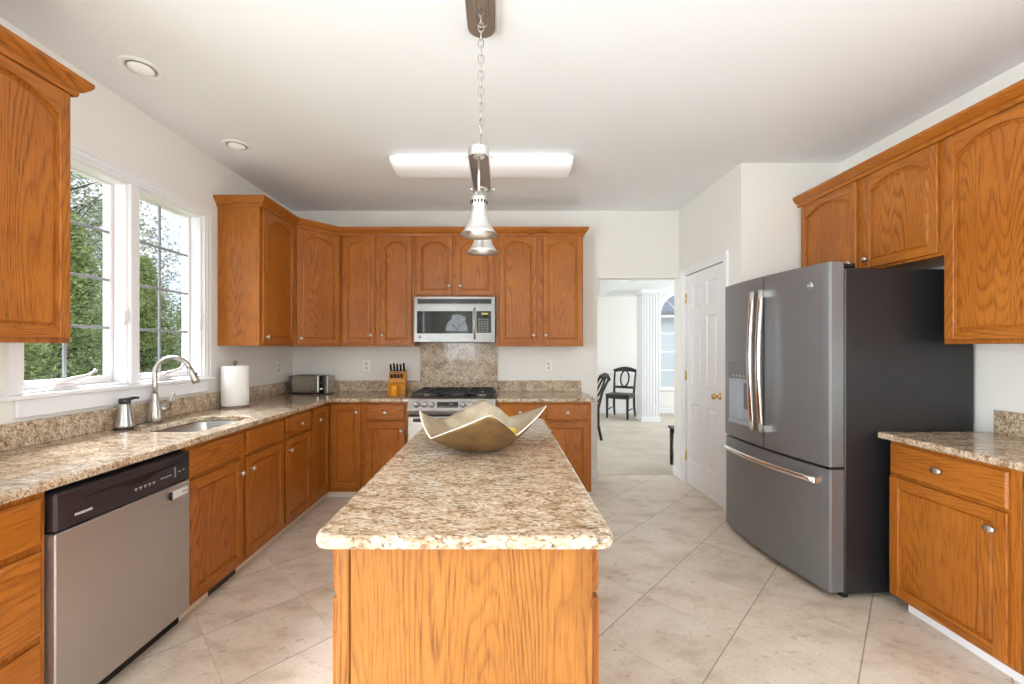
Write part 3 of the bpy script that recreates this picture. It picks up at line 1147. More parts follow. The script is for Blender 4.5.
def wall_cabinet(label, loc, rz, w, dep, doors, z0=ZU0, z1=ZU1, rail=True):
    r = thing('wall_cabinet', label, 'cabinet', loc, rz, 'oak wall cabinets')
    carcass(w, dep, z0, z1, top=True).build('body', M_OV, r)
    for (x0, x1, d0, d1, kn) in doors:
        o = door_mesh(x0, x1, d0, d1, True, 0.043).build('door', [M_OV, M_OH], r)
        if kn:
            knob(o, kn[0], kn[1])
    return r


UD0, UD1 = 1.368, 2.392
# near left cabinet
wall_cabinet('tall oak wall cabinet at the left photo edge before the window', (-1.83, 0.82, 0), R(90), 0.932, 0.306,
             [(0.020, 0.460, UD0, UD1, (0.43, 1.42)), (0.471, 0.920, UD0, UD1, (0.50, 1.42))])
# side cabinet left of the corner (faces +X)
wall_cabinet('oak wall cabinet between window and corner, pale end panel showing', (-1.822, 3.112, 0), R(90), 0.521, 0.314,
             [(0.028, 0.498, UD0, UD1, (0.058, 1.415))])
# diagonal corner
dg_ = thing('corner_wall_cabinet', 'diagonal oak wall cabinet in the back left corner', 'cabinet', (-1.822, 3.6345, 0), R(45), 'oak wall cabinets')
dl = math.hypot(0.292, 0.298)
ang = math.atan2(0.298, 0.292)
dg_.rotation_euler = (0, 0, ang)
b = MB()
inv = Matrix.Rotation(-ang, 2)
poly = [(0, 0), (0.292, 0.298), (0.292, YB - 3.6345 - 0.003), (XL + 1.822 + 0.003, YB - 3.6345 - 0.003), (XL + 1.822 + 0.003, 0)]
b.prism([tuple(inv @ Vector(p)) for p in poly], ZU0, ZU1, 'XY')
b.build('body', M_OV, dg_)
o = door_mesh(0.016, dl - 0.016, UD0, UD1, True, 0.045).build('door', [M_OV, M_OH], dg_)
knob(o, 0.050, 1.415)
YUF = 3.933
wall_cabinet('two-door oak wall cabinet left of the microwave', (-1.528, YUF, 0), 0, 0.702, 0.308,
             [(0.028, 0.330, UD0, UD1, (0.297, 1.452)), (0.384, 0.682, UD0, UD1, (0.402, 1.452))])
wall_cabinet('short two-door oak wall cabinet above the microwave', (-0.824, YUF, 0), 0, 0.774, 0.308,
             [(0.026, 0.364, 1.834, UD1, (0.332, 1.918)), (0.392, 0.748, 1.834, UD1, (0.438, 1.918))], z0=1.815)
wall_cabinet('two-door oak wall cabinet right of the microwave', (-0.048, YUF, 0), 0, 0.830, 0.308,
             [(0.034, 0.386, UD0, UD1, (0.355, 1.452)), (0.450, 0.815, UD0, UD1, (0.472, 1.452))])
# right side
XUF = 2.280
wall_cabinet('short two-door oak wall cabinet above the refrigerator', (XUF, 3.135, 0), R(-90), 1.008, 0.301,
             [(0.020, 0.502, 1.822, UD1, (0.470, 1.875)), (0.556, 0.992, 1.822, UD1, (0.586, 1.875))], z0=1.806)
wall_cabinet('tall oak wall cabinet at the right photo edge over the counter', (XUF, 2.125, 0), R(-90), 0.92, 0.301,
             [(0.018, 0.450, UD0, UD1, (0.42, 1.42)), (0.470, 0.902, UD0, UD1, (0.50, 1.42))])


def crown(name, path, label, ends=()):
    """crown moulding: a profile swept along a plan path with mitres; outward is to the right of travel"""
    prof = [(0.000, 2.394), (0.006, 2.394), (0.010, 2.405), (0.010, 2.414), (0.020, 2.420), (0.034, 2.437), (0.044, 2.452), (0.044, 2.468), (-0.002, 2.468)]
    P = [Vector(p) for p in path]
    rings = []
    for i, p in enumerate(P):
        d1 = (P[i] - P[i - 1]).normalized() if i > 0 else None
        d2 = (P[i + 1] - P[i]).normalized() if i < len(P) - 1 else None
        d1 = d1 or d2
        d2 = d2 or d1
        n1, n2 = Vector((d1.y, -d1.x)), Vector((d2.y, -d2.x))
        m = (n1 + n2).normalized()
        k = 1 / max(0.3, m.dot(n1))
        rings.append([(p.x + m.x * k * o_, p.y + m.y * k * o_, z) for o_, z in prof])
    c = MB()
    c.loops(rings, True, True, True, 0, False)
    return tag(c.build(name, M_OH if len(path) > 3 else M_OY), label, 'moulding', 'oak crown mouldings')


e = DT + 0.001
crown('crown_moulding', [(-1.83 + e, 0.82), (-1.83 + e, 1.753), (XL + 0.002, 1.753)], 'oak crown moulding on the cabinet at the left photo edge')
crown('crown_moulding', [(XL + 0.002, 3.111), (-1.822 + e, 3.111), (-1.822 + e, 3.626), (-1.526, YUF - e), (0.783, YUF - e), (0.783, YB - 0.002)],
      'long oak crown moulding running along the corner and back wall cabinets')
crown('crown_moulding', [(XUF - e, 3.138), (XUF - e, 1.205)], 'oak crown moulding above the refrigerator and right wall cabinets')

# ------------------------------------------------------------------ counters
ZT0, ZT1 = 0.854, 0.886
SKX0, SKX1, SKY0, SKY1 = -1.952, -1.600, 2.175, 2.685
XLE, YBE, XRE = -1.493, 3.622, 1.982
outer = [(XL + 0.002, 0.74), (XLE, 0.74), (XLE, YBE - 0.035), (XLE + 0.035, YBE), (-0.817, YBE), (-0.817, YB - 0.002), (XL + 0.002, YB - 0.002)]
ct = thing('countertop', 'L-shaped granite countertop along the window and back walls', 'countertop', (0, 0, 0))
c = MB()
c.slab(outer, ZT0, ZT1, 0.008, 0, holes=[rrect(SKX0, SKX1, SKY0, SKY1, 0.06)])
c.build('worktop', M_GR, ct)
c = MB()
c.box(XL + 0.002, XL + 0.024, 0.74, YB - 0.024, ZT1, 0.999, 0.003)
c.box(XL + 0.002, -0.838, YB - 0.024, YB - 0.002, ZT1, 0.999, 0.003)
c.build('backsplash', M_GR, ct)
ct = thing('countertop', 'short granite countertop between range and doorway', 'countertop', (0, 0, 0))
MB().slab([(-0.043, YBE), (0.815, YBE), (0.832, YBE + 0.017), (0.832, YB - 0.002), (-0.043, YB - 0.002)], ZT0, ZT1, 0.008).build('worktop', M_GR, ct)
MB().box(-0.034, 0.822, YB - 0.024, YB - 0.002, ZT1, 0.999, 0.003).build('backsplash', M_GR, ct)
ct = thing('countertop', 'granite countertop beside the refrigerator on the right', 'countertop', (0, 0, 0))
MB().slab([(XRE, 0.96), (XR - 0.002, 0.96), (XR - 0.002, 2.184), (XRE + 0.012, 2.184), (XRE, 2.172)], ZT0, ZT1, 0.008).build('worktop', M_GR, ct)
MB().box(XR - 0.024, XR - 0.002, 0.96, 2.150, ZT1, 1.005, 0.003).build('backsplash', M_GR, ct)
# full-height slab behind the range
tag(MB().box(-0.826, -0.037, YB - 0.018, YB - 0.001, 0.90, 1.384, 0.002).build('range_backsplash', M_GR),
    'polished granite wall panel behind the range', 'backsplash')

# ------------------------------------------------------------------ sink and what stands near it
s = MB()
zb = 0.70


def sk(i, z, r=0.06):
    return [(x, y, z) for x, y in rrect(SKX0 + i, SKX1 - i, SKY0 + i, SKY1 - i, max(0.02, r))]


s.loops([sk(-0.022, ZT0 - 0.0015, 0.08), sk(-0.003, ZT0 - 0.0015, 0.062), sk(0.0, ZT0 - 0.006), sk(0.010, zb + 0.03), sk(0.022, zb + 0.006, 0.05), sk(0.05, zb, 0.04)], True, False, True, 0, True)
s.loops([sk(-0.022, ZT0 - 0.0015, 0.08), sk(-0.022, ZT0 - 0.004, 0.08), sk(-0.004, ZT0 - 0.008), sk(0.006, zb + 0.028), sk(0.018, zb + 0.002, 0.05), sk(0.05, zb - 0.004, 0.04)], True, False, True, 0, True)
so_ = thing('sink', 'undermount stainless steel sink basin in the window counter', 'sink')
s.build('basin', M_SINKS, so_)
d = MB()
d.lathe([(0.045, 0.0005), (0.045, 0.003), (0.036, 0.004), (0.030, 0.001), (0.0, 0.001)], ((SKX0 + SKX1) / 2, (SKY0 + SKY1) / 2, zb), 'Z', 24)
d.build('drain', M_CHROME, so_)

fx, fy = -2.062, 2.46
fa = thing('faucet', 'tall brushed nickel gooseneck kitchen faucet behind the sink', 'faucet', (fx, fy, ZT1), 0)
MB().slab(rrect(-0.03, 0.03, -0.13, 0.13, 0.029), 0.0, 0.006, 0.002).build('deck_plate', M_FAUCET, fa)
b = MB()
b.lathe([(0.036, 0.006), (0.039, 0.012), (0.036, 0.04), (0.031, 0.085), (0.026, 0.115), (0.020, 0.145), (0.0165, 0.17), (0.0155, 0.175)], (0, 0, 0), 'Z', 28)
b.build('base', M_FAUCET, fa)
path = [(0, 0, 0.15), (0, 0, 0.22), (0, 0, 0.29)]
dirx, diry = 0.985, 0.17
for k in range(1, 14):
    a = PI - (PI * 0.90) * k / 13
    rr = 0.095
    q = rr + rr * math.cos(a)
    path.append((q * dirx, q * diry, 0.29 + rr * math.sin(a)))
b = MB()
b.tube(path, 0.0135, 16)
b.build('spout', M_FAUCET, fa)
p1 = Vector(path[-1])
td = (p1 - Vector(path[-2])).normalized()
b = MB()
b.tube([p1, p1 + td * 0.02, p1 + td * 0.075, p1 + td * 0.095], [0.0150, 0.0165, 0.0205, 0.0195], 18)
sh = b.build('spray_head', M_FAUCET, fa)
b = MB()
bt = p1 + td * 0.045 + Vector((dirx, diry, 0.1)) * 0.019
b.sphere(bt, 0.009, 0.6, 0.6, 1.7)
b.build('spray_button', M_BLACK, sh)
b = MB()
b.cyl((0.012, 0.02, 0.075), (0.022, 0.075, 0.080), 0.019, 0.021)
b.tube([(0.024, 0.072, 0.09), (0.030, 0.078, 0.125), (0.034, 0.088, 0.160), (0.036, 0.100, 0.165), (0.036, 0.104, 0.150), (0.033, 0.098, 0.12), (0.026, 0.084, 0.095)], 0.005, 8)
b.build('lever_handle', M_FAUCET, fa)

sd = thing('soap_dispenser', 'conical stainless soap dispenser left of the faucet', 'soap dispenser', (-2.055, 2.255, ZT1))
b = MB()
b.lathe([(0.049, 0.006), (0.050, 0.02), (0.047, 0.04), (0.034, 0.12), (0.030, 0.145), (0.029, 0.15)], seg=28)
b.build('body', M_STEEL, sd)
MB().lathe([(0.050, 0.0), (0.052, 0.003), (0.050, 0.006)], seg=28).build('foot_ring', M_BLACK, sd)
b = MB()
b.lathe([(0.029, 0.15), (0.031, 0.153), (0.031, 0.172), (0.026, 0.182), (0.0, 0.184)], seg=24)
b.tube([(0.0, 0.02, 0.172), (0.01, 0.055, 0.178), (0.015, 0.085, 0.176)], [0.012, 0.009, 0.007], 10)
b.build('pump_head', M_PANEL, sd)
sd.scale = (0.86, 0.86, 0.92)

# paper towel holder and roll
px_, py_ = -2.005, 3.115
ph = thing('paper_towel_holder', 'bronze paper towel holder standing on the counter right of the sink', 'paper towel holder', (px_, py_, ZT1))
MB().lathe([(0.092, 0), (0.094, 0.004), (0.090, 0.010), (0.02, 0.013)], seg=36).build('base', M_BRONZE, ph)
MB().cyl((0, 0, 0.012), (0, 0, 0.322), 0.006).build('post', M_BRONZE, ph)
MB().sphere((0, 0, 0.332), 0.017).build('finial', M_BRONZE, ph)
b = MB()
b.lathe([(0.021, 0.0), (0.086, 0.0), (0.090, 0.004), (0.090, 0.293), (0.086, 0.297), (0.021, 0.297), (0.021, 0.0)], (0, 0, 0), seg=48, cap=False)
pr = b.build('paper_towel_roll', M_PAPER)
pr.location = (px_, py_, ZT1 + 0.0135)
tag(pr, 'fat white paper towel roll on the bronze holder', 'paper towels')

# ------------------------------------------------------------------ toaster
tx, ty = -1.850, 4.055
to = thing('toaster', 'long brushed steel toaster in the back left counter corner', 'toaster', (tx, ty, ZT1), R(-2))
b = MB()
b.box(-0.185, 0.115, -0.085, 0.085, 0.012, 0.192, 0.016, 0, 3)
b.build('body', M_STEEL, to)
b = MB()
b.box(-0.212, -0.186, -0.082, 0.082, 0.006, 0.188, 0.012, 0, 2)
tag(b.build('end_cap', M_PANEL, to), 'dark end cap')
b = MB()
b.box(0.116, 0.168, -0.084, 0.084, 0.012, 0.190, 0.010, 0, 2)
ctl = b.build('control_panel', M_BLACK, to)
b = MB()
b.lathe([(0.014, 0), (0.014, 0.012), (0.011, 0.015), (0, 0.015)], (0.142, -0.084, 0.055), '-Y', 20)
b.build('dial', M_CHROME, ctl)
MB().box(0.132, 0.152, -0.099, -0.0842, 0.115, 0.125, 0.003).build('lever', M_CHROME, ctl)
b = MB()
b.box(0.169, 0.212, -0.082, 0.082, 0.006, 0.188, 0.012, 0, 2)
b.build('end_cap', M_STEEL, to)
MB().box(-0.18, 0.17, -0.07, 0.07, 0.0, 0.0115, 0.004).build('foot', M_BLACK, to)
b = MB()
b.box(-0.16, 0.09, -0.045, -0.015, 0.1915, 0.1935)
b.box(-0.16, 0.09, 0.015, 0.045, 0.1915, 0.1935)
b.build('slot', M_BLACK, to)
b = MB()
b.box(0.02, 0.075, -0.0862, -0.0846, 0.028, 0.034)
b.build('nameplate', M_PANEL, to)
b = MB()
b.tube([(-0.213, 0.0, 0.018), (-0.24, -0.02, 0.010), (-0.262, 0.0, 0.008), (-0.27, 0.05, 0.008), (-0.25, 0.10, 0.010)], 0.006, 8)
b.build('power_cord', M_RUBBER, to)
to.scale = (0.90, 1, 0.95)

# ------------------------------------------------------------------ knife block, knives and the amber jar
kb = thing('knife_block', 'honey coloured wooden knife block beside the range', 'knife block', (-0.995, 3.965, ZT1), R(4))
b = MB()
b.prism([(-0.075, 0.0), (0.085, 0.0), (0.085, 0.215), (0.045, 0.235), (-0.012, 0.17), (-0.03, 0.115), (-0.075, 0.07)], -0.080, 0.080, 'YZ')
b.build('body', M_BLOCK, kb)
b = MB()
for xk in (-0.056, -0.028, 0.0, 0.028, 0.056):
    b.box(xk - 0.009, xk + 0.009, -0.0405, -0.0375, 0.112, 0.117)
b.build('slot', M_BLACK, kb)
ORD = ['leftmost', 'second', 'middle', 'fourth', 'rightmost']


def knife(i, row, x, y, z, length, lab):
    k = thing('kitchen_knife', lab, 'knife', (0, 0, 0), 0, 'knives in the wooden block')
    m = kb.matrix_basis
    k.location = T(kb.location, R(4)) @ Vector((x, y, z))
    k.rotation_euler = (R(24), 0, R(4))
    h = MB()
    h.box(-0.010, 0.010, -0.008, 0.008, 0.010, length, 0.005, 0, 2)
    h.build('handle', M_BLACK, k)
    h = MB()
    h.box(-0.011, 0.011, -0.009, 0.009, 0.001, 0.012, 0.003)
    h.build('bolster', M_CHROME, k)
    h = MB()
    h.box(-0.0085, 0.0085, -0.007, 0.007, length, length + 0.007, 0.003)
    h.build('end_cap', M_CHROME, k)


for i in range(5):
    lab = ('%s black-handled knife in the upper row of the wooden block' % ('second from left' if i == 1 else 'second from right' if i == 3 else ORD[i]))
    knife(i, 0, -0.062 + 0.031 * i, 0.020, 0.214, 0.082 + 0.006 * ((i * 2) % 3), lab)
for i in range(4):
    lab = ('%s short black-handled knife in the lower row of the wooden block' % ['leftmost', 'second from left', 'second from right', 'rightmost'][i])
    knife(i, 1, -0.047 + 0.031 * i, -0.022, 0.150, 0.055, lab)
b = MB()
b.lathe([(0.030, 0.0), (0.034, 0.003), (0.036, 0.095), (0.034, 0.1), (0.029, 0.1), (0.029, 0.085), (0.0, 0.085)], seg=24)
aj = b.build('candle', M_AMBER)
aj.location = (-0.990, 3.815, ZT1)
tag(aj, 'small amber yellow candle jar in front of the knife block', 'candle')

# ------------------------------------------------------------------ outlets
def outlet(loc, rz, label):
    o = thing('wall_outlet', label, 'outlet', loc, rz, 'white wall outlets')
    b = MB()
    b.box(-0.036, 0.036, -0.006, -0.0005, -0.058, 0.058, 0.003)
    b.build('cover_plate', M_WHITE, o)
    for z in (-0.021, 0.021):
        b = MB()
        b.lathe([(0.016, 0), (0.016, 0.0015), (0.0, 0.002)], (0, -0.006, z), '-Y', 20)
        rc = b.build('receptacle', M_SASH, o)
        b = MB()
        b.box(-0.0075, -0.005, -0.0090, -0.0075, z - 0.003, z + 0.007)
        b.box(0.005, 0.0075, -0.0090, -0.0075, z - 0.003, z + 0.006)
        b.build('slot', M_BLACK, rc)
    return o


outlet((-1.382, YB, 1.150), 0, 'white wall outlet between toaster and knife block')
outlet((0.488, YB, 1.148), 0, 'white wall outlet right of the range')
outlet((XL, 3.965, 1.140), R(90), 'white wall outlet on the window wall behind the toaster')

# ------------------------------------------------------------------ range
RX0, RX1 = -0.810, -0.048
rg = thing('gas_range', 'stainless steel gas range with black grates on the back wall', 'range', ((RX0 + RX1) / 2, 3.58, 0))
hw = (RX1 - RX0) / 2
RB = YB - 3.58 - 0.02
b = MB()
b.box(-hw + 0.002, hw - 0.002, 0.045, RB, 0.05, 0.865, 0.003)
b.build('body', M_FSIDE, rg)
b = MB()
b.prism([(0.03, 0.745), (-0.005, 0.755), (-0.020, 0.79), (0.030, 0.885), (0.045, 0.893), (0.08, 0.893), (0.08, 0.745)], -hw, hw, 'YZ')
cp = b.build('control_fascia', M_STEEL, rg)
nrm = Vector((0, -0.095, 0.05)).normalized()
th = math.atan2(0.05, 0.095)
for i, x in enumerate((-0.30, -0.235, -0.172, 0.098, 0.162)):
    b = MB()
    b.lathe([(0.027, 0), (0.027, 0.004), (0.023, 0.006), (0.022, 0.026), (0.018, 0.030), (0, 0.030)], (0, 0, 0), '-Y', 24)
    b.box(-0.005, 0.005, -0.036, -0.028, -0.021, 0.021, 0.002)
    k = b.build('burner_knob', M_STEEL, cp)
    k.location = (x, 0.006, 0.838)
    k.rotation_euler = (-th, 0, 0)
b = MB()
b.box(-0.093, 0.093, -0.0025, 0.0, -0.026, 0.026, 0.001)
dp = b.build('display', M_DISP, cp)
dp.location = (-0.035, 0.0045, 0.838)
dp.rotation_euler = (-th, 0, 0)
b = MB()
for i in range(8):
    x = -0.078 + i * 0.0222
    b.box(x - 0.005, x + 0.005, -0.0035, -0.0025, -0.018, -0.0155)
b.box(0.015, 0.05, -0.0035, -0.0025, 0.004, 0.007)
b.build('display_marks', M_MARK, dp)
b = MB()
b.box(-hw, hw, 0.081, RB, 0.866, 0.898, 0.004)
b.build('cooktop', M_BLACK, rg)
for gi, (a, c_) in enumerate(((-hw + 0.02, -0.128), (-0.122, 0.122), (0.128, hw - 0.02))):
    b = MB()
    z0, z1 = 0.918, 0.934
    ya, yb = 0.105, RB - 0.03
    for y in (ya, (ya + yb) / 2, yb - 0.012):
        b.box(a, c_, y, y + 0.012, z0, z1, 0.003)
    for x in (a, c_ - 0.012):
        b.box(x, x + 0.012, ya, yb, z0 - 0.002, z1 - 0.002, 0.003)
    xm = (a + c_) / 2
    for yc in (ya + (yb - ya) * 0.25, ya + (yb - ya) * 0.75):
        for (dx, dy) in ((1, 0), (-1, 0), (0, 1), (0, -1)):
            ex = (c_ - a) / 2 - 0.012 if dx else 0
            ey = (yb - ya) * 0.22 if dy else 0
            b.obox((xm + dx * (0.025 + ex) / 2, yc + dy * (0.025 + ey) / 2, 0.927), (abs(ex - 0.025) if dx else 0.010, abs(ey - 0.025) if dy else 0.010, 0.014), bev=0.002)
    for x in (a + 0.006, c_ - 0.006):
        for y in (ya + 0.006, yb - 0.006):
            b.cyl((x, y, 0.898), (x, y, 0.92), 0.006, seg=8)
    b.build('grate', M_BLKM, rg)
for (x, y, r) in ((-0.25, 0.22, 0.045), (-0.25, 0.50, 0.036), (0.0, 0.36, 0.05), (0.25, 0.22, 0.045), (0.25, 0.50, 0.036)):
    b = MB()
    b.lathe([(r, 0.8985), (r, 0.906), (r * 0.85, 0.908), (r * 0.8, 0.914), (0, 0.916)], (x, y, 0), seg=24)
    b.build('burner', M_NICKEL, rg)
b = MB()
b.box(-hw + 0.003, hw - 0.003, -0.012, 0.044, 0.215, 0.738, 0.006)
od = b.build('oven_door', M_STEEL, rg)
b = MB()
b.box(-0.285, 0.285, -0.0145, -0.0122, 0.30, 0.60, 0.001)
b.build('oven_window', M_DISP, od)
b = MB()
b.tube([(-0.32, -0.055, 0.712), (0.32, -0.055, 0.712)], 0.013, 16)
for x in (-0.30, 0.30):
    b.cyl((x, -0.012, 0.712), (x, -0.055, 0.712), 0.010, seg=12)
b.build('handle', M_STEEL, od)
MB().box(-hw + 0.003, hw - 0.003, -0.008, 0.044, 0.06, 0.205, 0.006).build('drawer', M_STEEL, rg)
for sx_ in (-1, 1):
    for y in (0.08, RB - 0.08):
        MB().cyl((sx_ * 0.33, y, 0.0), (sx_ * 0.33, y, 0.05), 0.018, seg=12).build('foot', M_BLACK, rg)

# ------------------------------------------------------------------ microwave
mwv = thing('microwave', 'over-the-range stainless microwave under the short cabinet', 'microwave', (-0.432, 3.845, 1.390))
hw = 0.376
b = MB()
b.box(-hw + 0.004, hw - 0.004, 0.03, YB - 3.845 - 0.022, 0.004, 0.412, 0.003)
b.build('body', M_BLKM, mwv)
b = MB()
n = 16
outp = []
for k in range(n + 1):
    x = -hw + 2 * hw * k / n
    outp.append((x, -0.008 * (1 - (x / hw) ** 2)))
ff = outp + [(hw, 0.029), (-hw, 0.029)]
b.prism(ff, 0.0, 0.416, 'XY')
fr = b.build('front_panel', M_MWSTEEL, mwv)


def on_front(x0, x1, z0, z1, t0, t1, mat, name, parent, nn=8):
    p = [(x0 + (x1 - x0) * k / nn) for k in range(nn + 1)]
    a = [(x, -0.008 * (1 - (x / hw) ** 2) - t1) for x in p]
    c2 = [(x, -0.008 * (1 - (x / hw) ** 2) - t0) for x in reversed(p)]
    return MB().prism(a + c2, z0, z1, 'XY').build(name, mat, parent)


on_front(-0.345, 0.343, 0.352, 0.398, 0.0, 0.003, M_BLACK, 'vent_strip', fr)
on_front(-hw + 0.004, hw - 0.004, 0.3405, 0.3425, 0.0, 0.0012, M_PANEL, 'vent_seam', fr)
on_front(-0.350, 0.168, 0.076, 0.284, 0.0, 0.002, M_MWGLASS, 'door_glass', fr)
on_front(0.204, 0.340, 0.082, 0.284, 0.0, 0.002, M_MWGLASS, 'control_panel', fr)
on_front(0.250, 0.312, 0.252, 0.268, 0.0022, 0.003, M_YDISP, 'display', fr, 2)
b = MB()
for r_ in range(6):
    for c_ in range(4):
        x = 0.228 + c_ * 0.026
        z = 0.096 + r_ * 0.022
        yv = -0.008 * (1 - (x / hw) ** 2)
        b.box(x - 0.006, x + 0.006, yv - 0.0034, yv - 0.0022, z, z + 0.005)
b.build('keypad', M_MARK, fr)
b = MB()
yv = -0.008 * (1 - (0.186 / hw) ** 2)
b.tube([(0.186, yv - 0.002, 0.03), (0.186, yv - 0.03, 0.06), (0.186, yv - 0.036, 0.17), (0.186, yv - 0.03, 0.28), (0.186, yv - 0.002, 0.31)], 0.0125, 12, sx=1.0, sy=0.7)
b.build('handle', M_STEEL, fr)
b = MB()
yv = -0.008 * (1 - (0.325 / hw) ** 2)
b.lathe([(0.0135, 0), (0.0135, 0.002), (0.011, 0.0028), (0.0, 0.0026)], (-0.325, yv, 0.044), '-Y', 28)
bd = b.build('badge', M_PANEL, fr)
text_mesh('GE', 0.014, M_MARK, bd, 'badge_letters', (-0.325, yv - 0.0034, 0.044), (R(90), 0, 0), 0.0004)

# ------------------------------------------------------------------ dishwasher
dwy0, dwy1 = 1.387, 1.999
dw = thing('dishwasher', 'stainless dishwasher with a dark control strip under the window counter', 'dishwasher', (-1.502, dwy0, 0), R(90))
w = dwy1 - dwy0
b = MB()
b.box(0.004, w - 0.004, 0.045, 0.60, 0.07, 0.848, 0.003)
b.build('body', M_BLACK, dw)
b = MB()
b.box(0.004, w - 0.004, 0.0, 0.044, 0.072, 0.694, 0.004)
dd = b.build('door', M_STEELV, dw)
b = MB()
# control strip with a scooped pull
x0, x1 = 0.004, w - 0.004
zs = [(x0, 0.812)]
b.box(x0, x1, 0.0, 0.044, 0.697, 0.832, 0.008)
b.build('control_panel', M_PANEL, dw)
b = MB()
b.prism([(0.10, 0.788), (0.24, 0.784), (0.29, 0.766), (0.36, 0.766), (0.41, 0.784), (0.55, 0.790), (0.55, 0.794), (0.10, 0.792)], -0.0025, 0.0, 'XZ')
b.build('pull_recess', M_BLACK, dw)
text_mesh('FRIGIDAIRE', 0.0125, M_MARK, dw, 'brand_lettering', (0.100, -0.0006, 0.737), (R(90), 0, 0), 0.0006)
b = MB()
for i in range(5):
    b.box(0.306 + i * 0.022, 0.318 + i * 0.022, -0.0015, 0.0, 0.745, 0.7475)
    b.box(0.309 + i * 0.022, 0.315 + i * 0.022, -0.0015, 0.0, 0.738, 0.740)
for i in range(4):
    b.box(0.436 + i * 0.016, 0.446 + i * 0.016, -0.0015, 0.0, 0.747, 0.7495)
for i in range(5):
    b.box(0.512, 0.520, -0.0015, 0.0, 0.734 + i * 0.0095, 0.7365 + i * 0.0095)
b.box(0.538, 0.546, -0.0015, 0.0, 0.750, 0.753)
b.box(0.562, 0.570, -0.0015, 0.0, 0.752, 0.755)
b.build('control_marks', M_MARK, dw)
MB().box(0.004, w - 0.004, 0.055, 0.075, 0.0, 0.066, 0.002).build('toe_plate', M_BLACK, dw)
mg = thing('dishwasher_magnet', 'small pale grey magnet tag on the dishwasher door', 'magnet', (-1.5005, dwy0 + 0.538, 0.655), R(90))
b = MB()
b.box(-0.052, 0.042, -0.014, -0.0005, -0.018, 0.018, 0.005)
b.build('plate', M_MARK, mg)
MB().box(-0.058, -0.0525, -0.014, -0.0005, -0.018, 0.018, 0.002).build('end_cap', M_BLACK, mg)
b = MB()
for i in range(5):
    b.box(0.002 + i * 0.007, 0.006 + i * 0.007, -0.0148, -0.014, 0.0, 0.005)
b.build('print', M_PANEL, mg)

# ------------------------------------------------------------------ refrigerator (front faces -X, turned a little)
FW, FD = 0.905, 0.83
ang = R(-90 + 3.6)
fz = thing('refrigerator', 'large slate grey french door refrigerator with black sides', 'refrigerator', (1.6705, 3.075, 0), ang)
# local: x from far edge (0) to near edge (FW), front at y=0, bowed outward to -y


def bow(x):
    t = (x - FW / 2) / (FW / 2)
    return -0.036 * (1 - t * t)


def curved(x0, x1, z0, z1, ydeep, mat, name, parent, nn=12, rnd=0.012, out=0.0):
    xs = [x0 + (x1 - x0) * k / nn for k in range(nn + 1)]
    fr = [(x0, rnd + bow(x0))] + [(x0 + rnd * 0.3, bow(x0) + rnd * 0.3 - out)] + [(max(x0 + rnd, min(x1 - rnd, x)), bow(x) - out) for x in xs] + \
         [(x1 - rnd * 0.3, bow(x1) + rnd * 0.3 - out), (x1, rnd + bow(x1))]
    m = MB()
    rings = [[(x, y, z) for x, y in fr + [(x1, ydeep), (x0, ydeep)]] for z in (z0, z1)]
    m.loops(rings, True, True, True, 0, False)
    return m.build(name, mat, parent)


b = MB()
b.box(0.006, FW - 0.006, 0.092, FD, 0.022, 1.752, 0.006)
b.build('body', M_FSIDE, fz)
cxm = FW / 2
# left (far) door with the dispenser opening built from pieces
dx0, dx1, dz0, dz1 = 0.065, 0.315, 0.80, 1.235
DZ0, DZ1 = 0.700, 1.782
ld = MB()


def piece(x0, x1, z0, z1, ydeep=0.078, nn=6):
    xs = [x0 + (x1 - x0) * k / nn for k in range(nn + 1)]
    ring = [(x, bow(x)) for x in xs] + [(x1, ydeep), (x0, ydeep)]
    ld.loops([[(x, y, z) for x, y in ring] for z in (z0, z1)], True, True, True, 0, False)


piece(0.0, dx0, DZ0, DZ1)
piece(dx1, cxm - 0.003, DZ0, DZ1)
piece(dx0, dx1, DZ0, dz0)
piece(dx0, dx1, dz1, DZ1)
ldo = ld.build('left_door', M_SLATE, fz)
b = MB()
b.box(dx0, dx1, 0.045, 0.077, dz0, dz1)
b.box(dx0, dx0 + 0.006, -0.012, 0.045, dz0, dz1)
b.box(dx1 - 0.006, dx1, -0.028, 0.045, dz0, dz1)
b.box(dx0 + 0.006, dx1 - 0.006, -0.020, 0.045, dz0, dz0 + 0.022)
dso = b.build('dispenser', M_CAVITY, ldo)
b = MB()
b.box(dx0 + 0.006, dx1 - 0.006, -0.022, 0.044, 1.115, dz1)
b.build('dispenser_controls', M_SLATE, ldo)
b = MB()
for i in range(4):
    b.cyl((dx0 + 0.06 + i * 0.04, -0.0225, 1.135), (dx0 + 0.06 + i * 0.04, -0.0245, 1.135), 0.005, seg=10)
b.build('dispenser_buttons', M_MARK, ldo)
b = MB()
b.box((dx0 + dx1) / 2 - 0.03, (dx0 + dx1) / 2 + 0.03, 0.030, 0.044, 0.90, 1.08, 0.006)
b.build('dispenser_paddle', M_SLATE, ldo)
rdo = curved(cxm + 0.003, FW, DZ0, DZ1, 0.078, M_SLATE, 'right_door', fz)
fdo = curved(0.0, FW, 0.040, 0.684, 0.078, M_SLATE, 'freezer_drawer', fz, 20)
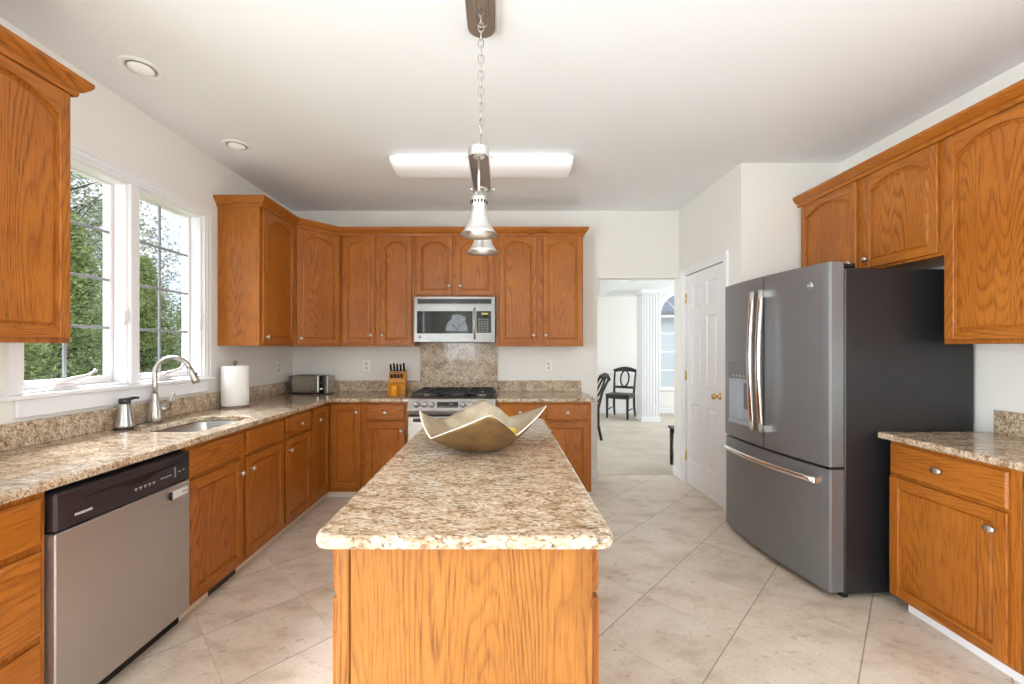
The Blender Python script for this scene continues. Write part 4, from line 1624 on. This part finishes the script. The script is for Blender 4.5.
for x, par in ((cxm - 0.040, ldo), (cxm + 0.040, rdo)):
    b = MB()
    yb_ = bow(x)
    pts = []
    for k in range(13):
        t = k / 12
        pts.append((x, yb_ - 0.042 - 0.022 * math.sin(PI * t), 0.80 + (1.69 - 0.80) * t))
    b.tube(pts, 0.019, 14, sx=0.75, sy=1.0, up=(0, 1, 0))
    for z in (0.825, 1.665):
        b.box(x - 0.014, x + 0.014, yb_ - 0.046, yb_ + 0.004, z - 0.024, z + 0.024, 0.004)
    b.build('handle', M_CHROME, par)
b = MB()
pts = []
for k in range(17):
    t = k / 16
    x = 0.045 + (FW - 0.09) * t
    pts.append((x, bow(x) - 0.040 - 0.012 * math.sin(PI * t), 0.618))
b.tube(pts, 0.0155, 14, sx=1.0, sy=0.75, up=(0, 0, 1))
for x in (0.06, FW - 0.06):
    b.box(x - 0.02, x + 0.02, bow(x) - 0.044, bow(x) + 0.004, 0.602, 0.634, 0.004)
b.build('handle', M_CHROME, fdo)
b = MB()
xb = FW - 0.110
b.lathe([(0.020, 0), (0.020, 0.002), (0.0165, 0.003), (0.0, 0.003)], (xb, bow(xb), 1.672), '-Y', 28)
bd = b.build('badge', M_CHROME, rdo)
b = MB()
b.lathe([(0.0155, 0.003), (0.0155, 0.0036), (0.0, 0.0036)], (xb, bow(xb), 1.672), '-Y', 28)
b.build('badge_disc', M_SLATE, rdo)
text_mesh('GE', 0.019, M_MARK, rdo, 'badge_letters', (xb, bow(xb) - 0.0042, 1.672), (R(90), 0, 0), 0.0005)
b = MB()
b.box(FW - 0.085, FW - 0.012, 0.080, 0.16, 1.7525, 1.778, 0.006)
b.build('hinge_cover', M_BLACK, fz)
b = MB()
b.box(0.012, 0.085, 0.080, 0.16, 1.7525, 1.778, 0.006)
b.build('hinge_cover', M_BLACK, fz)
b = MB()
b.box(FW - 0.03, FW - 0.002, 0.0, 0.088, 0.686, 0.698, 0.002)
b.build('middle_hinge', M_BLACK, fz)
for x in (0.04, FW - 0.04):
    for y in (0.11, FD - 0.06):
        MB().cyl((x, y, 0), (x, y, 0.0225), 0.022, seg=16).build('foot', M_RUBBER, fz)

# ------------------------------------------------------------------ island
IX0, IX1, IY0, IY1 = -0.398, 0.224, 1.0, 2.575
isl = thing('kitchen_island', 'oak kitchen island cabinet in the foreground', 'island', ((IX0 + IX1) / 2, IY0, 0))
w = IX1 - IX0
h = w / 2
L = IY1 - IY0
b = MB()
b.box(-h, h, 0.008, L, 0.0, ZT0 - 0.0006, 0.002)
b.build('body', M_OV, isl)
b = MB()
b.box(-h + 0.034, h - 0.003, -0.003, 0.007, 0.0, ZT0 - 0.001, 0.002)
b.build('end_panel', M_OE, isl)
b = MB()
b.box(-h, -h + 0.0315, -0.005, 0.007, 0.0, ZT0 - 0.001, 0.002)
b.build('corner_stile', M_OE, isl)
nb = 3
for sgn in (1, -1):
    for i in range(nb):
        a = 0.015 + i * (L - 0.03) / nb + 0.006
        c_ = 0.015 + (i + 1) * (L - 0.03) / nb - 0.006
        for kind, z0, z1 in (('drawer', 0.722, 0.845), ('door', 0.10, 0.706)):
            m = (drawer_mesh if kind == 'drawer' else (lambda p, q, r1, r2: door_mesh(p, q, r1, r2, False)))(a, c_, z0, z1)
            o = m.build(kind, [M_OV, M_OH], isl)
            if sgn > 0:
                o.location = (h, 0, 0)
                o.rotation_euler = (0, 0, R(90))
                knob(o, (a + c_) / 2 if kind == 'drawer' else c_ - 0.03, (z0 + z1) / 2 if kind == 'drawer' else z1 - 0.07)
            else:
                o.location = (-h, c_ + a, 0)
                o.rotation_euler = (0, 0, R(-90))
                knob(o, (a + c_) / 2 if kind == 'drawer' else a + 0.03, (z0 + z1) / 2 if kind == 'drawer' else z1 - 0.07)
b = MB()
b.slab(rrect(-0.4430, 0.2690, 0.955, 2.605, 0.042, 8), ZT0, ZT1, 0.011)
tag(b.build('island_countertop', M_GR), 'granite island countertop with rounded corners in the foreground', 'countertop')

# ------------------------------------------------------------------ handkerchief bowl
bx, by = -0.085, 1.80
CP = [(0, 0.285, 0.180), (52, 0.205, 0.104), (90, 0.300, 0.172), (136, 0.275, 0.084), (180, 0.272, 0.158), (212, 0.238, 0.064), (280, 0.262, 0.182), (322, 0.190, 0.074)]


def rim(a):
    a = a % 360
    for i in range(8):
        a0, r0, z0 = CP[i]
        a1, r1, z1 = CP[(i + 1) % 8]
        if i == 7:
            a1 = 360
        if a0 <= a <= a1:
            s = (a - a0) / (a1 - a0)
            tip0 = i % 2 == 0
            u = 1 - s if tip0 else s          # 1 at the tip
            k = u ** 1.25
            kz = u ** 1.15
            if tip0:
                return r1 + (r0 - r1) * k, z1 + (z0 - z1) * kz
            return r0 + (r1 - r0) * k, z0 + (z1 - z0) * kz
    return CP[0][1], CP[0][2]


NA, NT = 96, 14
bm_ = MB()
rings = []
for t in range(1, NT + 1):
    q = t / NT
    ring = []
    for k in range(NA):
        a = 360 * k / NA
        rr, zz = rim(a)
        r0 = 0.085
        rad = r0 * q / 0.3 if q < 0.3 else r0 + (rr - r0) * ((q - 0.3) / 0.7) ** 0.9
        z = 0.0 if q < 0.3 else zz * ((q - 0.3) / 0.7) ** 1.30
        ring.append((rad * math.cos(R(a)), rad * math.sin(R(a)), z + 0.007))
    rings.append(ring)
bm_.loops(list(reversed(rings)), True, False, True, 0, True)
bowl = bm_.build('decorative_bowl', [M_BOWLOUT, M_SILVERIN, M_BOWLRIM])
bowl.location = (bx, by, ZT1)
md = bowl.modifiers.new('thickness', 'SOLIDIFY')
md.thickness = 0.006
md.offset = -1.0
md.material_offset = 1
md.material_offset_rim = 2
tag(bowl, 'folded handkerchief-shaped metallic bowl on the island', 'bowl')
b = MB()
b.lathe([(0.0, -0.042), (0.007, -0.039), (0.020, -0.028), (0.026, 0.0), (0.020, 0.028), (0.007, 0.039), (0.0, 0.044)], (0, 0, 0), 'X', 20)
lm = b.build('lemon', M_YELLOW)
lm.location = (bx + 0.118, by - 0.035, ZT1 + 0.076)
lm.rotation_euler = (0, 0, R(35))
tag(lm, 'small yellow item peeking over the bowl rim', 'fruit')

# ------------------------------------------------------------------ ceiling fixtures
px_, py_ = -0.0815, 1.68
pl = thing('pendant_light', 'brushed nickel two-shade pendant light hanging over the island', 'pendant light', (px_, py_, 0))
b = MB()
b.slab(rrect(-0.064, 0.064, -0.175, 0.175, 0.063, 10), ZC - 0.028, ZC - 0.0005, 0.006)
cn = b.build('canopy', M_NICKEL, pl)
b = MB()
b.slab(rrect(-0.056, 0.056, -0.167, 0.167, 0.0555, 10), ZC - 0.031, ZC - 0.0285, 0.001)
b.build('canopy_face', M_BRONZE, cn)
b = MB()
lp = [(x, y, ZC - 0.033) for x, y in rrect(-0.026, 0.026, -0.10, 0.10, 0.0255, 8)]
b.tube(lp, 0.0022, 6, closed=True)
b.build('canopy_ring', M_NICKEL, cn)
# chain
b = MB()
zt, zbm = ZC - 0.031, 2.066
nl = 20
pitch = (zt - zbm) / nl
for i in range(nl):
    zc = zbm + pitch * (i + 0.5)
    hl, hr = pitch * 0.64, 0.0105
    lp = []
    for k in range(14):
        a = 2 * PI * k / 14
        u, v = hr * math.cos(a), hl * math.sin(a)
        if abs(math.sin(a)) < 0.75:
            u = hr * (1 if math.cos(a) > 0 else -1)
        lp.append((u, 0, zc + v) if i % 2 else (0, u, zc + v))
    b.tube(lp, 0.0026, 6, closed=True)
b.build('chain', M_FAUCET, pl)
# bar: hollow rounded channel with a bronze underside
ZBAR = 2.019
b = MB()
o_ = rrect(-0.0385, 0.0385, -0.212, 0.212, 0.038, 10)
i_ = rrect(-0.0355, 0.0355, -0.209, 0.209, 0.035, 10)
b.prism(o_, ZBAR, ZBAR + 0.032, 'XY', 0, holes=[i_])
b.prism(i_, ZBAR + 0.024, ZBAR + 0.031, 'XY', 0)
bar = b.build('bar', M_NICKEL, pl)
MB().prism(rrect(-0.0352, 0.0352, -0.2088, 0.2088, 0.0348, 10), ZBAR + 0.019, ZBAR + 0.0238, 'XY').build('bar_underside', M_BRONZE, bar)
b = MB()
lp = []
for k in range(16):
    a = 2 * PI * k / 16
    lp.append((0.012 * math.cos(a), 0, ZBAR + 0.041 + 0.012 * math.sin(a)))
b.tube(lp, 0.003, 6, closed=True)
b.build('hanging_loop', M_NICKEL, bar)
for sx_ in (-1, 1):
    for yy_ in (-0.155, 0.155):
        b = MB()
        b.lathe([(0.003, 0.0), (0.003, 0.006), (0.0065, 0.008), (0.0065, 0.013), (0.003, 0.015)], (0, 0, 0), 'X', 12)
        o = b.build('screw', M_NICKEL, bar)
        o.location = (sx_ * 0.0387, yy_, ZBAR + 0.012)
        if sx_ < 0:
            o.rotation_euler = (0, 0, PI)
for yy_, dz_ in ((-0.155, 0.007), (0.155, 0.014)):
    b = MB()
    b.cyl((0, yy_, 1.895 + dz_), (0, yy_, ZBAR + 0.0185), 0.0045, seg=12)
    b.lathe([(0.022, ZBAR + 0.012), (0.022, ZBAR + 0.0185)], (0, yy_, 0), seg=20)
    b.build('stem', M_NICKEL, pl)
    b = MB()
    # outer skin then inner skin of the bell
    out_ = [(0.006, 1.898), (0.016, 1.893), (0.018, 1.884), (0.026, 1.876), (0.031, 1.868), (0.031, 1.842), (0.0285, 1.838), (0.031, 1.822), (0.037, 1.798), (0.046, 1.770), (0.059, 1.748), (0.070, 1.7365)]
    inn_ = [(0.069, 1.7355), (0.057, 1.747), (0.044, 1.769), (0.035, 1.798), (0.029, 1.822), (0.026, 1.84)]
    b.lathe(out_ + inn_, (0, yy_, dz_), seg=40)
    shd = b.build('shade', M_NICKEL, pl)
    b = MB()
    for k in range(16):
        a = 2 * PI * k / 16
        b.obox((0.0312 * math.cos(a), yy_ + 0.0312 * math.sin(a), 1.853 + dz_), (0.0016, 0.0062, 0.012), (0, 0, a))
    b.build('vent_holes', M_BLACK, shd)
    b = MB()
    b.lathe([(0.0, 1.736), (0.016, 1.738), (0.030, 1.748), (0.033, 1.760), (0.026, 1.785), (0.014, 1.805), (0.013, 1.835)], (0, yy_, dz_), seg=24)
    b.build('bulb', M_BULB, shd)

fl = thing('ceiling_light', 'long white fluorescent ceiling light behind the pendant', 'ceiling light', (-0.142, 3.125, ZC))
b = MB()
b.box(-0.632, 0.632, -0.128, 0.128, -0.022, -0.0005, 0.002)
b.build('housing', M_WHITE, fl)
b = MB()
prof = [(-0.146, -0.018), (-0.148, -0.040), (-0.136, -0.066), (-0.105, -0.084), (-0.05, -0.091), (0.0, -0.092), (0.05, -0.091), (0.105, -0.084), (0.136, -0.066), (0.148, -0.040), (0.146, -0.018)]
rings = []
for x, s_, dz in ((-0.668, 0.90, 0.62), (-0.662, 0.96, 0.80), (-0.645, 0.985, 0.93), (-0.61, 1.0, 1.0), (0.61, 1.0, 1.0), (0.645, 0.985, 0.93), (0.662, 0.96, 0.80), (0.668, 0.90, 0.62)):
    rings.append([(x, y * s_, -0.018 + (z + 0.018) * dz) for y, z in prof])
b.loops(rings, True, True, True, 0, True)
b.build('diffuser', M_DIFF, fl)

for i, (x, y, lab) in enumerate(((-1.819, 2.087, 'recessed ceiling light nearer the camera above the sink'), (-1.845, 2.885, 'recessed ceiling light farther back near the corner cabinets'))):
    rl = thing('recessed_light', lab, 'recessed light', (x, y, ZC), 0, 'recessed ceiling lights')
    b = MB()
    b.lathe([(0.093, -0.0005), (0.093, -0.004), (0.086, -0.007), (0.072, -0.008), (0.066, -0.0045), (0.064, -0.0005)], seg=40, cap=False)
    b.build('trim_ring', M_WHITE, rl)
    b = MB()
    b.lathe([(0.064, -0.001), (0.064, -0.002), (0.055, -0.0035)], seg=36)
    tag(b.build('baffle', M_DARKBAR, rl), 'grey baffle ring')  # plain grey ring between trim and lens
    b = MB()
    b.lathe([(0.056, -0.004), (0.054, -0.010), (0.040, -0.018), (0.018, -0.023), (0.0, -0.024)], seg=36)
    b.build('lamp_lens', M_BULB, rl)

# ------------------------------------------------------------------ dining room furniture
def dining_chair(label, loc, rz, lean=0.0):
    r = thing('dining_chair', label, 'chair', loc, rz, 'black dining chairs')
    wd, dp = 0.43, 0.42
    hx, hy = wd / 2, dp / 2
    b = MB()
    b.slab(rrect(-hx - 0.01, hx + 0.01, -hy - 0.015, hy, 0.03, 4), 0.43, 0.462, 0.010)
    b.build('seat', M_DKWOOD, r)
    b = MB()
    b.box(-hx + 0.02, hx - 0.02, -hy + 0.008, -hy + 0.03, 0.375, 0.4295)
    b.box(-hx + 0.02, hx - 0.02, hy - 0.03, hy - 0.008, 0.375, 0.4295)
    b.box(-hx + 0.008, -hx + 0.03, -hy + 0.03, hy - 0.03, 0.375, 0.4295)
    b.box(hx - 0.03, hx - 0.008, -hy + 0.03, hy - 0.03, 0.375, 0.4295)
    b.build('apron', M_DKWOOD, r)
    for s in (-1, 1):
        b = MB()
        b.tube([(s * (hx - 0.02), -hy + 0.02, 0.0), (s * (hx - 0.02), -hy + 0.02, 0.25), (s * (hx - 0.02), -hy + 0.02, 0.4295)], [0.020, 0.026, 0.028], 4)
        b.build('leg', M_DKWOOD, r)
        b = MB()
        b.tube([(s * (hx - 0.01), hy + 0.06, 0.0), (s * (hx - 0.015), hy + 0.012, 0.22), (s * (hx - 0.02), hy + 0.012, 0.46), (s * (hx - 0.012), hy + 0.045 + lean * 0.4, 0.70), (s * (hx - 0.005), hy + 0.105 + lean, 0.90)],
               [0.020, 0.024, 0.025, 0.021, 0.018], 8)
        b.build('leg', M_DKWOOD, r)
    for x in (-hx + 0.02, hx - 0.02):
        b = MB()
        b.tube([(x, -hy + 0.03, 0.16), (x, hy + 0.01, 0.18)], 0.012, 8)
        b.build('stretcher', M_DKWOOD, r)
    b = MB()
    cy = hy + lean
    b.tube([(-hx - 0.02, cy + 0.100, 0.880), (-hx * 0.5, cy + 0.118, 0.912), (0, cy + 0.122, 0.925), (hx * 0.5, cy + 0.118, 0.912), (hx + 0.02, cy + 0.100, 0.880)], [0.030, 0.040, 0.044, 0.040, 0.030], 10, sx=1.0, sy=0.42)
    b.build('crest_rail', M_DKWOOD, r)
    b = MB()
    b.tube([(-hx + 0.02, hy + 0.022, 0.565), (hx - 0.02, hy + 0.022, 0.565)], 0.020, 8, sx=1.2, sy=0.6)
    b.build('back_rail', M_DKWOOD, r)
    b = MB()
    lp = []
    for k in range(24):
        a = 2 * PI * k / 24
        z = 0.735 + 0.155 * math.sin(a)
        y = hy + 0.022 + (z - 0.565) / 0.335 * (0.085 + lean)
        lp.append((0.082 * math.cos(a), y, z))
    b.tube(lp, 0.017, 8, closed=True)
    b.build('oval_splat', M_DKWOOD, r)
    return r


dining_chair('black dining chair with an oval back beside the white column', (2.30, 7.96, 0.004), R(-34))
dining_chair('dark dining chair partly hidden by the doorway edge', (1.165, 6.14, 0.004), R(-86), lean=0.07)
bn = thing('bench', 'dark wooden bench end just past the right doorway jamb', 'bench', (1.935, 4.42, 0.004))
b = MB()
b.slab(rrect(-0.028, 0.72, -0.03, 0.31, 0.012, 3), 0.42, 0.445, 0.005)
b.build('seat', M_DKWOOD, bn)
for x in (0.0, 0.68):
    for y in (0.0, 0.28):
        b = MB()
        b.tube([(x + 0.012, y + 0.012, 0.0), (x + 0.012, y + 0.012, 0.10), (x + 0.010, y + 0.012, 0.21), (x + 0.014, y + 0.012, 0.4195)], [0.018, 0.022, 0.019, 0.026], 4)
        b.build('leg', M_DKWOOD, bn)
b = MB()
b.box(0.03, 0.67, 0.005, 0.022, 0.36, 0.4195)
b.box(0.03, 0.67, 0.282, 0.298, 0.36, 0.4195)
b.build('apron', M_DKWOOD, bn)

# ------------------------------------------------------------------ outdoors
GZ = -0.55
lawn = MB()
rows = []
for i in range(15):
    x = XL - 0.3 - i * 2.2
    rows.append([(x, -14 + j * 3.2, GZ) for j in range(16)])
lawn.loops(rows, False, False, False, 0, True)
tag(lawn.build('lawn', M_GRASS), 'grassy yard outside the kitchen window', 'lawn', kind='stuff')


def foliage(n_br, height, crown0, rmax, leaf, conical, seed, per):
    """leaf sprays along branches, as one crown mesh; and a trunk with limbs"""
    rnd = random.Random(seed)
    bm = bmesh.new()
    tr = MB()
    tr.tube([(0, 0, 0), (0.05, 0.02, height * 0.4), (-0.03, 0.05, height * 0.75), (0, 0, height * 0.96)], [0.04 * height ** 0.7, 0.032 * height ** 0.7, 0.018 * height ** 0.7, 0.012], 9)
    for i in range(n_br):
        t = (i + rnd.random()) / n_br
        z = crown0 + (height - crown0) * t
        if conical:
            r = rmax * (1 - t) ** 0.75 + 0.12
            rise = -0.10 * r
        else:
            r = rmax * math.sqrt(max(0.05, 1 - (2 * t - 0.9) ** 2)) * (0.75 + 0.4 * rnd.random())
            rise = 0.35 * r
        a = i * 2.399 + rnd.random()
        d = Vector((math.cos(a), math.sin(a), 0))
        p0 = Vector((0, 0, z - (0.15 if conical else 0.5)))
        p1 = d * r + Vector((0, 0, z + rise))
        if i % 2 == 0:
            tr.tube([p0, (p0 + p1) / 2 + Vector((0, 0, 0.1)), p1], [0.035, 0.018, 0.006], 5)
        for q in range(per):
            s = 0.15 + 0.85 * rnd.random() ** 0.7
            c = p0.lerp(p1, s) + Vector((rnd.gauss(0, 1), rnd.gauss(0, 1), rnd.gauss(0, 0.7))) * (0.10 + 0.13 * r * (1 if conical else 1.3)) * 0.8
            u = Vector((rnd.gauss(0, 1), rnd.gauss(0, 1), rnd.gauss(0, 0.6))).normalized()
            v = u.cross(Vector((rnd.gauss(0, 1), rnd.gauss(0, 1), rnd.gauss(0, 1)))).normalized()
            l = leaf * (0.6 + 0.8 * rnd.random())
            vs = [bm.verts.new(c + u * l * x + v * l * y) for x, y in ((-0.5, 0), (0, -0.22), (0.5, 0), (0, 0.22))]
            bm.faces.new(vs)
    me = bpy.data.meshes.new('crown')
    bm.to_mesh(me)
    bm.free()
    mt = bpy.data.meshes.new('trunk')
    tr.bm.to_mesh(mt)
    tr.bm.free()
    mt.materials.append(M_BARK)
    return me, mt


VAR = {'cedar': foliage(170, 5.4, 0.2, 1.6, 0.095, True, 3, 170),
       'leafy': foliage(90, 8.8, 2.2, 2.5, 0.13, False, 5, 120),
       'bush': foliage(60, 1.9, 0.15, 1.1, 0.08, False, 9, 130)}
for k_, m_ in (('cedar', M_LEAF_D), ('leafy', M_LEAF_G), ('bush', M_LEAF_L)):
    VAR[k_][0].materials.append(m_)


def tree(kind, x, y, z, s, rz, label, mat=None):
    me, mt = VAR[kind]
    r = thing({'cedar': 'evergreen_tree', 'leafy': 'leafy_tree', 'bush': 'garden_bush'}[kind], label, 'shrub' if kind == 'bush' else 'tree', (x, y, z), rz,
              {'cedar': 'evergreens outside the window', 'leafy': 'tall trees outside the window', 'bush': 'shrubs outside the window'}[kind])
    r.scale = (s, s, s)
    for nm, d in (('crown', me), ('trunk', mt)):
        o = bpy.data.objects.new(nm, d)
        COL.objects.link(o)
        o.parent = r
        if mat and nm == 'crown':
            o.material_slots[0].link = 'OBJECT'
            o.material_slots[0].material = mat
    return r


for i, (x, y, s, lab) in enumerate(((-9.2, 7.0, 0.86, 'dark evergreen at the left of the window view, nearest the cabinet'),
                                    (-9.8, 9.1, 0.92, 'evergreen seen through the nearer window casement'),
                                    (-9.6, 11.0, 0.80, 'evergreen seen behind the window mullion'),
                                    (-9.4, 12.9, 0.78, 'evergreen seen through the farther window casement'),
                                    (-9.8, 15.0, 0.72, 'evergreen at the right of the window view'),
                                    (-12.6, 10.2, 0.98, 'evergreen standing in the second row of the window view'),
                                    (-12.4, 14.0, 0.86, 'evergreen in the second row at the right of the window view'))):
    tree('cedar', x, y, GZ, s, i * 1.3, lab)
tree('leafy', -13.5, 12.6, GZ, 0.98, 0.4, 'tall airy tree rising above the evergreens in the nearer casement')
tree('leafy', -15.5, 16.2, GZ, 0.86, 2.0, 'tall airy tree above the evergreens in the farther casement')
tree('leafy', -13.2, 20.4, GZ, 0.80, 3.1, 'bright green leafy tree at the right of the farther casement', M_LEAF_L)
tree('bush', -7.0, 7.7, GZ, 0.7, 0.0, 'light green shrub low in the nearer casement')
tree('bush', -7.0, 9.3, GZ, 0.72, 1.0, 'light green shrub low in the farther casement')

# neighbour's house beyond the arched dining window
nh = thing('exterior_house', 'white sided neighbouring house beyond the arched window', 'house', (5.2, 17.0, -0.3))
b = MB()
for i in range(22):
    b.box(-3.2, 5.0, 0.0 - 0.004, 0.3, i * 0.14, i * 0.14 + 0.136)
b.box(-3.18, 4.98, 0.02, 5.0, 0, 3.08)
b.build('walls', M_SIDING, nh)
b = MB()
b.prism([(-0.4, 3.0), (2.6, 4.6), (5.6, 3.0), (5.6, 3.14), (2.6, 4.78), (-0.4, 3.14)], -3.5, 5.3, 'YZ')
b.build('roof', M_ROOF, nh)
tag(MB().box(-1, 16, 8.75, 30, -0.6, -0.31).build('lawn', M_GRASS), 'grass yard beyond the dining room', 'lawn', kind='stuff')
